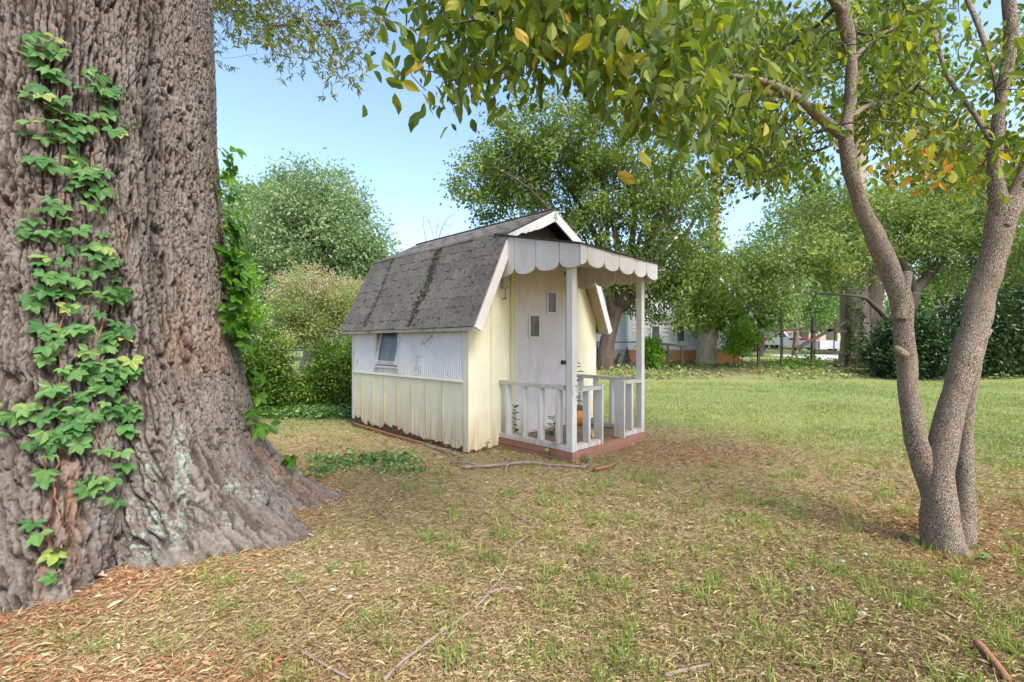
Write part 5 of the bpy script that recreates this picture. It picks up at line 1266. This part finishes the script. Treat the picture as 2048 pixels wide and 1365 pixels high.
# ------------------------------------------------------------------ vehicles far behind the fence
def paint(name, c, rough=0.3):
    return simple(name, c, tuple(x * 0.85 for x in c), 3, rough, bump=0)
rubber = simple('tyre_rubber', (0.025, 0.025, 0.027), (0.018, 0.018, 0.018), 9, 0.9); chrome = simple('worn_chrome', (0.62, 0.62, 0.62), (0.5, 0.5, 0.5), 5, 0.3, metal=0.6)
def wheel(parent, x, y, r, w, rim=chrome):
    wh = link('wheel', None, None, parent)
    a_ = Acc(); prof = [(r * 0.62, -w / 2), (r * 0.92, -w / 2), (r, -w / 3), (r, w / 3), (r * 0.92, w / 2), (r * 0.62, w / 2)]
    th = np.linspace(0, 2 * np.pi, 20, endpoint=False); V = np.array([(x + q * math.cos(t_), y + o_, r + q * math.sin(t_)) for q, o_ in prof for t_ in th]); k_ = np.arange(20)
    a_.add(V, Q=np.concatenate([np.stack((i * 20 + k_, i * 20 + (k_ + 1) % 20, (i + 1) * 20 + (k_ + 1) % 20, (i + 1) * 20 + k_), 1) for i in range(5)])); link('tyre', a_.mesh('tyre', True), rubber, wh)
    a_ = Acc(); a_.add(*tube([(x, y - w * 0.42, r), (x, y - w * 0.2, r), (x, y + w * 0.2, r), (x, y + w * 0.42, r)], [r * 0.25, r * 0.63, r * 0.63, r * 0.25], 16)); link('rim', a_.mesh('rim', True), rim, wh)
def prof_body(name, poly, y0, y1, mat, parent): return prism(name, poly, 'y', y0, y1, mat, parent)

Y = 42.0; x_ = at(1572, 690, Y)[0]
trk = thing('pickup_truck', 'old red and white pickup truck parked behind the fence', 'truck', (x_, Y, float(ground_z(x_, Y))), R(-62))
wh_p, rd_p = paint('white_truck_paint', (0.72, 0.70, 0.70)), paint('red_truck_paint', (0.50, 0.07, 0.09))
prof_body('body', [(-2.6, 0.45), (2.45, 0.45), (2.5, 0.62), (2.48, 0.86), (-2.6, 0.86)], -0.95, 0.95, wh_p, trk)
prof_body('hood', [(0.85, 0.861), (2.47, 0.861), (2.42, 1.02), (0.85, 1.10)], -0.93, 0.93, rd_p, trk)
prof_body('cab', [(-0.75, 0.861), (0.845, 0.861), (0.845, 1.10), (0.35, 1.62), (-0.62, 1.64), (-0.75, 1.1)], -0.9, 0.9, wh_p, trk)
prof_body('cab_roof', [(-0.66, 1.641), (0.36, 1.626), (0.30, 1.70), (-0.58, 1.71)], -0.86, 0.86, rd_p, trk)
for s_ in (-1, 1):
    box('bed_side', (-2.6, -0.76, s_ * 0.87 - 0.06, s_ * 0.87 + 0.06, 0.861, 1.12), rd_p, trk)
    prof_body('side_window', [(-0.55, 1.15), (0.55, 1.15), (0.28, 1.55), (-0.5, 1.56)], s_ * 0.905 - 0.004, s_ * 0.905 + 0.004, M['glass_dark'], trk)
    a_ = Acc(); a_.add(*tube([(2.49, s_ * 0.7, 0.74), (2.52, s_ * 0.7, 0.74)], 0.10, 14)); link('headlight', a_.mesh('headlight'), M['glass'], trk)
    for xx_ in (-1.6, 1.6): wheel(trk, xx_, s_ * 0.82, 0.36, 0.22)
box('tailgate', (-2.63, -2.56, -0.8, 0.8, 0.861, 1.12), rd_p, trk)
ws = np.array([(0.842, -0.8, 1.13), (0.842, 0.8, 1.13), (0.385, 0.74, 1.60), (0.385, -0.74, 1.60)]) + (0.012, 0, 0.010); link('windshield', mesh_np('windshield', ws, [np.array([(0, 1, 2, 3)])]), M['glass'], trk)
box('grille', (2.485, 2.515, -0.55, 0.55, 0.64, 0.84), M['metal_dark'], trk); box('bumper', (2.47, 2.66, -0.98, 0.98, 0.42, 0.58), chrome, trk)

Y = 37.0; x_ = at(1505, 690, Y)[0]
mw = thing('riding_mower', 'red riding mower parked left of the old pickup', 'mower', (x_, Y, float(ground_z(x_, Y))), R(12)); rdm = paint('red_mower_paint', (0.62, 0.07, 0.03)); org = paint('faded_orange_plastic', (0.55, 0.24, 0.12))
prof_body('deck', [(-0.95, 0.22), (0.0, 0.22), (0.1, 0.42), (-0.2, 0.55), (-0.9, 0.5)], -0.5, 0.5, rdm, mw); prof_body('hood', [(0.0, 0.5), (0.95, 0.6), (0.9, 0.95), (0.3, 0.88), (-0.15, 0.62)], -0.28, 0.28, org, mw)
prof_body('seat', [(-0.55, 0.56), (-0.1, 0.56), (-0.1, 0.66), (-0.45, 0.68), (-0.55, 1.0), (-0.63, 1.0)], -0.24, 0.24, rubber, mw)
a_ = Acc(); a_.add(*tube([(0.12, 0, 0.75), (0.0, 0, 1.05)], 0.02, 6)); a_.add(*tube([(0.0 + 0.05 * math.cos(q), 0.17 * math.sin(q), 1.05 + 0.17 * math.cos(q) * 0.4) for q in np.linspace(0, 6.28, 13)], 0.015, 5)); link('steering_wheel', a_.mesh('steering_wheel', True), rubber, mw)
for s_ in (-1, 1): wheel(mw, -0.45, s_ * 0.5, 0.27, 0.2); wheel(mw, 0.65, s_ * 0.42, 0.22, 0.14)

Y = 33.0; x_ = at(1664, 690, Y)[0]
tr = thing('utility_trailer', 'low white utility trailer with one dark wheel showing beside the twin trunks', 'trailer', (x_, Y, float(ground_z(x_, Y))), R(4)); trm = paint('white_trailer_panel', (0.68, 0.68, 0.72), 0.5)
box('bed', (-1.6, 1.6, -0.75, 0.75, 0.42, 0.50), trm, tr)
for s_ in (-1, 1): box('side_panel', (-1.6, 1.6, s_ * 0.77 - 0.02, s_ * 0.77 + 0.02, 0.38, 0.92), trm, tr); wheel(tr, 0.75, s_ * 0.92, 0.34, 0.2)
for xx_ in (-1.6, -0.5, 0.5, 1.6): box('upright', (xx_ - 0.03, xx_ + 0.03, -0.815, -0.792, 0.36, 0.95), M['metal_dark'], tr)
box('front_panel', (-1.64, -1.602, -0.75, 0.75, 0.38, 0.92), trm, tr); beam('tow_bar', (-1.65, 0, 0.40), (-2.7, 0, 0.40), 0.08, 0.08, M['metal_dark'], tr); beam('jack_stand', (-2.65, 0, 0.0), (-2.65, 0, 0.42), 0.06, 0.06, M['metal_dark'], tr, up=(0, 1, 0))

Y = 30.0; x_ = at(1775, 690, Y)[0]
vn = thing('parked_van', 'pale van with dark tinted windows behind the twin trunks', 'van', (x_, Y, float(ground_z(x_, Y))), R(8)); vp = paint('pale_rose_grey_paint', (0.52, 0.45, 0.45)); vb = paint('black_van_paint', (0.03, 0.03, 0.034))
prof_body('body', [(-2.3, 0.35), (2.3, 0.35), (2.35, 0.8), (2.1, 1.05), (-2.3, 1.08)], -0.92, 0.92, vp, vn); prof_body('cabin', [(-2.28, 1.081), (1.9, 1.06), (1.2, 1.72), (0.9, 1.80), (-2.1, 1.82)], -0.86, 0.86, vb, vn)
for s_ in (-1, 1):
    for a0, a1 in ((-2.0, -1.1), (-1.0, -0.1), (0.0, 1.0)): prof_body('side_window', [(a0, 1.15), (a1 + (0.35 if a1 > 0.5 else 0), 1.15), (a1, 1.66), (a0, 1.68)], s_ * 0.866 - 0.005, s_ * 0.866 + 0.005, M['glass'], vn)
    for xx_ in (-1.45, 1.45): wheel(vn, xx_, s_ * 0.8, 0.34, 0.2)

# ------------------------------------------------------------------ ground cover
def field(n, y0, y1, k, spread=1.35, xmin=None, xmax=None):
    """points over the yard, thinning with distance as the detail gets too fine to see"""
    q = rng.random(n); y = (y0 ** (1 - k) + q * (y1 ** (1 - k) - y0 ** (1 - k))) ** (1 / (1 - k)) if k != 1 else y0 * (y1 / y0) ** q
    x = rng.uniform(-1, 1, n) * (spread * y + 0.4); return x, y
def clear(x, y):
    """outside the shed, its porch and the stems"""
    s = (x - C0[0]) * ca + (y - C0[1]) * sa; t_ = -(x - C0[0]) * sa + (y - C0[1]) * ca
    ok = ~((s > -0.01) & (s < W_ + 0.02) & (t_ > -0.01) & (t_ < L_ + 0.02)) & ~((s > PS0) & (s < PS1) & (t_ > PT) & (t_ < 0.02))
    th = np.arctan2(y - OY, x - OX); ok &= np.hypot(x - OX, y - OY) > oak_r(th, np.zeros_like(x)) - 0.02
    return ok & (np.hypot(x - dbase[0], y - dbase[1]) > 0.15)

# straw and dead leaves
x, y = field(360000, 1.15, 9.5, 1.15); keep = clear(x, y) & (rng.random(len(x)) > green_mask(x, y) * 0.80); x, y = x[keep], y[keep]
n = len(x); red = rng.random(n) < red_mask(x, y) * 0.75
for sel, mt, nm, lb in ((~red, 'litter', 'straw_litter', 'dry straw and tan leaf litter strewn over the bare yard'), (red, 'litter_red', 'rust_leaf_litter', 'rust coloured fallen leaves heaped round the tree bases and the porch')):
    a_ = Acc(); m = int(sel.sum()); xs, ys = x[sel], y[sel]
    P_ = np.stack((xs, ys, ground_z(xs, ys) + 0.004 + abs(rng.normal(0, 0.010, m)) + 0.012 * np.clip(fbm(xs * 5, ys * 5, 0.0, 3, 9), -1, 1)), 1)
    ang = rng.uniform(0, 2 * np.pi, m); D_ = np.stack((np.cos(ang), np.sin(ang), rng.normal(0.02, 0.22, m)), 1); N_ = unit(rng.normal(size=(m, 3)) * 0.45 + np.array((0, 0, 1)))
    Lq = rng.uniform(0.012, 0.044, m) * (1 + 0.5 * (rng.random(m) < 0.08)) * (1 + 0.06 * ys); leafy = rng.random(m) < (0.4 if nm.startswith('rust') else 0.09)
    Wq = np.where(leafy, Lq * rng.uniform(0.17, 0.32, m), rng.uniform(0.0016, 0.0046, m) * (1 + 0.12 * ys))
    if nm.startswith('rust'):
        k_ = 420; ps_, pt_ = rng.uniform(PS0 + 0.06, PS1 - 0.06, k_), -1.02 * rng.random(k_) ** 1.5 - 0.03
        P_[:k_] = np.stack((C0[0] + ca * ps_ - sa * pt_, C0[1] + sa * ps_ + ca * pt_, FZ + 0.003 + abs(rng.normal(0, 0.006, k_))), 1)
    pr = np.clip(rng.random(m) * 0.8 + 0.2 * (0.5 + fbm(xs * 1.2, ys * 1.2, 4.0, 3, 77)), 0, 1)
    add_leaves(a_, P_, D_, N_, Lq, Wq, rnd=pr); tag(link(nm, a_.mesh(nm), M[mt]), lb, 'leaf litter', kind='stuff')
# lawn blades
x, y = field(330000, 2.6, 17.0, 1.0, 1.25); gm = green_mask(x, y); keep = clear(x, y) & (rng.random(len(x)) < gm * (0.55 + 0.6 * smooth(-0.15, 0.3, fbm(x * 1.1, y * 1.1, 6.0, 3, 78)))) & ~((y > 14.2) & (x > 0))
x, y = x[keep], y[keep]; n = len(x)
P_ = np.stack((x, y, ground_z(x, y) - 0.004), 1); D_ = unit(np.stack((rng.normal(0, 0.45, n), rng.normal(0, 0.45, n), np.ones(n)), 1)); N_ = unit(np.stack((rng.normal(size=n), rng.normal(size=n), np.zeros(n)), 1))
a_ = Acc(); rn_ = np.clip(rng.random(n) * 0.62 + 0.2 + 0.75 * fbm(x * 0.55, y * 0.55, 8.0, 4, 79), 0, 1)
add_leaves(a_, P_, D_, N_, rng.uniform(0.025, 0.065, n), rng.uniform(0.003, 0.006, n) * (1 + 0.08 * y), BL_V, BL_T, rn_)
tag(link('lawn_grass', a_.mesh('lawn_grass'), M['grass']), 'short patchy green lawn grass', 'grass', kind='stuff')
# tufts in the straw
a_ = Acc(); cx, cy = field(1500, 1.3, 8.0, 0.9, 1.2); wgt = 0.35 + 0.65 * smooth(-1.0, 0.5, cx) ; keep = clear(cx, cy) & (rng.random(1500) < wgt) & (red_mask(cx, cy) < 0.5); cx, cy = cx[keep], cy[keep]
for (u, v) in ((860, 1075), (1000, 1075), (1100, 1040), (1120, 1015), (1080, 1200), (1140, 1210), (730, 1260), (880, 1210), (920, 1330), (900, 1290), (1060, 1330), (1250, 1330), (1230, 1270), (1420, 1200), (1340, 1130), (1490, 1000), (1180, 1110), (1400, 1290), (1550, 1290), (1700, 1240), (1480, 1230), (1320, 1360), (960, 1360), (1180, 990), (1280, 1000)):
    q = on_ground(u, v); cx = np.append(cx, q[0]); cy = np.append(cy, q[1])
for i in range(len(cx)):
    m = int(rng.integers(8, 42)) if i < len(cx) - 25 else int(rng.integers(45, 80)); rad = rng.uniform(0.02, 0.075) if i < len(cx) - 25 else rng.uniform(0.05, 0.11)
    ang = rng.uniform(0, 6.28, m); rr = rad * np.sqrt(rng.random(m)); px_, py_ = cx[i] + rr * np.cos(ang), cy[i] + rr * np.sin(ang)
    D_ = unit(np.stack((np.cos(ang) * rng.uniform(0.2, 1.3, m), np.sin(ang) * rng.uniform(0.2, 1.3, m), rng.uniform(0.4, 1.0, m)), 1)); N_ = unit(np.stack((np.cos(ang), np.sin(ang), np.full(m, 0.4)), 1) + rng.normal(0, 0.2, (m, 3)))
    add_leaves(a_, np.stack((px_, py_, ground_z(px_, py_)), 1), D_, -N_, rng.uniform(0.03, 0.095, m), rng.uniform(0.003, 0.0062, m), BL_V, BL_T, np.clip(rng.random(m) * 0.75 + rng.uniform(0, 0.3), 0, 1))
tag(link('grass_tufts', a_.mesh('grass_tufts'), M['tuft']), 'loose fresh green grass tufts scattered through the straw', 'grass', kind='stuff')
# ivy beds
def ivy_bed(name, label, X_, Y_, L, mat='lf_ivy', hz=0.05):
    a_ = Acc(); m = len(X_); P_ = np.stack((X_, Y_, ground_z(X_, Y_) + 0.015 + abs(rng.normal(0, hz, m))), 1)
    D_ = unit(rng.normal(size=(m, 3)) * (1, 1, 0.3)); N_ = unit(rng.normal(size=(m, 3)) * 0.4 + np.array((0, -0.25, 1))); Lq = L * rng.uniform(0.6, 1.3, m)
    add_leaves(a_, P_, D_, N_, Lq, Lq * 0.85); tag(link(name, a_.mesh(name), M[mat]), label, 'ivy', kind='stuff')
x = rng.uniform(1.0, 22, 26000); y = rng.uniform(14.3, 24, 26000); den = smooth(14.2, 15.0, y + 0.5 * fbm(x * 0.7, y * 0.7, 0, 3, 90)) * smooth(-0.25, 0.2, fbm(x * 0.8, y * 1.6, 0.5, 4, 91)); k_ = rng.random(len(x)) < den
ivy_bed('ivy_bank', 'trailing ivy and weeds on the bank at the back of the lawn', x[k_], y[k_], 0.105, 'lf_bank', hz=0.07)
x = rng.uniform(-2.2, -0.35, 5200); y = rng.uniform(3.85, 5.4, 5200); uu = CU + F * x / y; vv = CV + F * H / y
den = np.exp(-(((uu - 745) / 105) ** 2 + ((vv - 930 - 0.05 * (uu - 740)) / 17) ** 2)) + np.exp(-(((uu - 640) / 60) ** 2 + ((vv - 950) / 17) ** 2)); k_ = (rng.random(len(x)) < den * (0.1 + 1.2 * smooth(-0.2, 0.2, fbm(x * 4, y * 4, 0, 3, 92)))) & clear(x, y)
ivy_bed('ivy_patch', 'low green ivy patch between the oak roots and the shed', x[k_], y[k_], 0.045, hz=0.02)
x = rng.uniform(-5.2, -2.3, 9000); y = rng.uniform(7.1, 8.4, 9000); den = smooth(7.25, 7.7, y + 0.3 * fbm(x * 2, y * 2, 0, 3, 93)); k_ = (rng.random(len(x)) < den) & clear(x, y)
ivy_bed('ivy_edge', 'dark ivy creeping along the foot of the hedge shrubs', x[k_], y[k_], 0.06, hz=0.05)
x = rng.uniform(8.5, 17, 9000); y = rng.uniform(17.4, 20.5, 9000); c_ = noise3(x * 0.6, y * 0.6, 0.0, 95); k_ = c_ > 0.05; x, y, c_ = x[k_], y[k_], c_[k_]
a_ = Acc(); m = len(x); P_ = np.stack((x, y, ground_z(x, y) + rng.random(m) * 1.5 * np.clip(c_ * 1.6, 0, 1)), 1); add_leaves(a_, P_, rng.normal(size=(m, 3)), unit(rng.normal(size=(m, 3)) * 0.6 + np.array((0, -0.3, 1))), rng.uniform(0.09, 0.17, m), rng.uniform(0.04, 0.08, m))
tag(link('weed_thicket', a_.mesh('weed_thicket'), M['lf_lime']), 'bright green weeds growing up through the rail fence', 'weeds', kind='stuff')

# ------------------------------------------------------------------ sticks, chips, sprouts
def stick(label, pix, r0, r1, mat='stick', name='fallen_branch', lift=0.012, forks=()):
    P_ = np.array([on_ground(u, v) + (0, 0, lift + r0) for u, v in pix]); o_ = P_[0].copy(); o_[2] = float(ground_z(o_[0], o_[1]))
    a_ = Acc(); m = len(P_) * 6; C = catmull(P_ - o_, m); C[:, 2] += 0.004 * fbm(np.arange(m) * 0.7, 0.0, 0.0, 2, 99); a_.add(*tube(C, np.linspace(r0, r1, m), 8, True, 0.10))
    for (i, u, v) in forks:
        q = on_ground(u, v) + (0, 0, 0.02) - o_; a_.add(*tube(catmull([C[int(i * (m - 1))], (C[int(i * (m - 1))] + q) / 2 + (0, 0, 0.02), q], 8), np.linspace(r1 * 1.1, r1 * 0.5, 8), 6))
    o = link(name, a_.mesh(name, True), M[mat]); o.location = o_; return tag(o, label, 'branch')
stick('long thin curved fallen branch lying across the straw foreground', [(768, 1372), (800, 1338), (870, 1283), (940, 1232), (988, 1182), (1013, 1140), (1022, 1105), (1058, 1075)], 0.0075, 0.004, forks=((0.55, 1040, 1190),))
stick('straight dead branch lying along the foot of the porch', [(925, 941), (985, 937), (1050, 931), (1110, 936), (1172, 940)], 0.016, 0.012, forks=((0.4, 1010, 948), (0.2, 900, 930)))
stick('short curved stick beside the porch corner', [(1188, 946), (1215, 940), (1240, 928)], 0.02, 0.012, 'log')
stick('weathered branch leaning along the rotten foot of the shed side wall', [(705, 851), (760, 868), (815, 884), (850, 893)], 0.02, 0.014, 'log')
stick('grey stick pile piece beside the shed corner', [(850, 895), (885, 905), (930, 922)], 0.014, 0.009, forks=((0.5, 905, 922),))
stick('thin twig lying near the grass clump in mid yard', [(1022, 1032), (1050, 1046), (1080, 1062)], 0.006, 0.003)
stick('bent twig in the straw close to the oak roots', [(555, 1150), (590, 1178), (615, 1215), (618, 1290)], 0.005, 0.003)
stick('twig slanting over the straw below the oak', [(600, 1310), (650, 1340), (700, 1368)], 0.006, 0.004)
stick('thin stick on the straw beside the oak root tip', [(750, 1022), (768, 1036), (785, 1048)], 0.007, 0.004)
stick('reddish broken piece of wood lying in the yard corner', [(1955, 1300), (1985, 1335), (2015, 1375)], 0.016, 0.013, 'log')
stick('pale twig on the soil right of the three stemmed tree', [(1985, 1130), (2020, 1138), (2060, 1150)], 0.005, 0.003)
stick('grey stick lying in front at the lower edge of the yard', [(1330, 1362), (1365, 1352), (1425, 1338)], 0.008, 0.005)
chm = simple('pale_stone_chip', (0.38, 0.36, 0.31), (0.28, 0.27, 0.23), 20, 0.9)
for i, (u, v) in enumerate(((662, 1186), (698, 1202), (1622, 1185), (1730, 1115), (1685, 1128), (1725, 1235), (1320, 968))):
    q = on_ground(u, v); V = unit(np.array([(1, 0, 0), (0, 1, 0), (-1, 0, 0), (0, -1, 0), (0, 0, 1), (0, 0, -1), (0.6, 0.6, 0.5), (-0.6, 0.6, 0.4)], float)) * rng.uniform(0.012, 0.022, (8, 1)) * (1.2, 1, 0.6)
    me = bpy.data.meshes.new('stone_chip'); 
    import bmesh
    bm = bmesh.new(); [bm.verts.new(v_) for v_ in V]; bmesh.ops.convex_hull(bm, input=bm.verts); bm.to_mesh(me); bm.free()
    o = link('stone_chip', me, chm); o.location = q + (0, 0, 0.016); tag(o, 'small pale stone chip lying in the straw', 'stone', 'pale stone chips in the straw')
q = on_ground(210, 1165); acc = Acc(); v_ = OV_V.copy(); v_[:, 0] *= 0.8; acc.add(v_ * (0.11, 0.11, 0.3), T=OV_T); o = link('fallen_leaf', acc.mesh('fallen_leaf'), simple('tan_dead_leaf', (0.42, 0.28, 0.19), (0.32, 0.2, 0.13), 20, 0.9)); o.location = q + (0, 0, 0.03); o.rotation_euler = (0.1, 0.1, 1.9); tag(o, 'large tan dead leaf lying against the oak foot', 'leaf')

def sprout(label, base, h, n_leaf, L, lean=(0, 0), mat='lf_creeper'):
    base = np.asarray(base, float); root = thing('sprout', label, 'plant', base)
    top = np.array((lean[0], lean[1], h)); C = catmull([(0, 0, 0), top * 0.5 + rng.normal(0, 0.02, 3), top], 12); a_ = Acc(); a_.add(*tube(C, np.linspace(0.004, 0.002, 12), 5)); link('stem', a_.mesh('stem', True), M['lf_bush'], root)
    a0 = Acc(); v_ = OV_V.copy(); v_[:, 0] *= 0.62; a0.add(v_, T=OV_T); lm_ = a0.mesh('leaf'); lm_.materials.append(M[mat])
    for k in range(n_leaf):
        p = C[int((0.2 + 0.8 * (k + 1) / n_leaf) * 11)]; ang = k * 2.4 + rng.normal(0, 0.3); d = unit(np.array((math.cos(ang), math.sin(ang), rng.uniform(-0.3, 0.5)))); nn = unit(np.array((0, 0, 1.0)) + rng.normal(0, 0.3, 3)); X_ = unit(np.cross(d, nn)); Z_ = np.cross(X_, d); s = L * rng.uniform(0.7, 1.2)
        o = bpy.data.objects.new('leaf', lm_); col.objects.link(o); o.parent = root; o.matrix_local = Matrix.Translation(p) @ Matrix((Vector(X_ * s), Vector(d * s), Vector(Z_ * s))).transposed().to_4x4()
sprout('leafy weed growing through the porch railing beside the left post', shed_pt(0.66, -0.72, FZ), 0.34, 22, 0.105)
sprout('dark stemmed weed climbing the porch rail nearest the wall', shed_pt(0.60, -0.12, FZ), 0.38, 13, 0.085)
sprout('small reddish weed at the foot of the porch rail beside the wall', shed_pt(0.58, -0.25, FZ), 0.16, 8, 0.06)
sprout('thin vine running up the porch post above the railing', shed_pt(0.575, -1.03, FZ + 0.42), 0.55, 20, 0.075, (0.01, 0.02))
sprout('small weed rooted below the porch corner', shed_pt(0.42, -0.82, 0.0), 0.18, 9, 0.05)
sprout('tiny weed in front of the shed wall corner', shed_pt(0.20, -0.12, 0.0), 0.16, 8, 0.05)
sprout('short weed at the foot of the porch post', shed_pt(0.62, -1.15, 0.0), 0.09, 10, 0.05)
sprout('green weed sprouting at the base of the three stemmed tree', dbase + (0.02, -0.19, 0.0), 0.10, 8, 0.05)
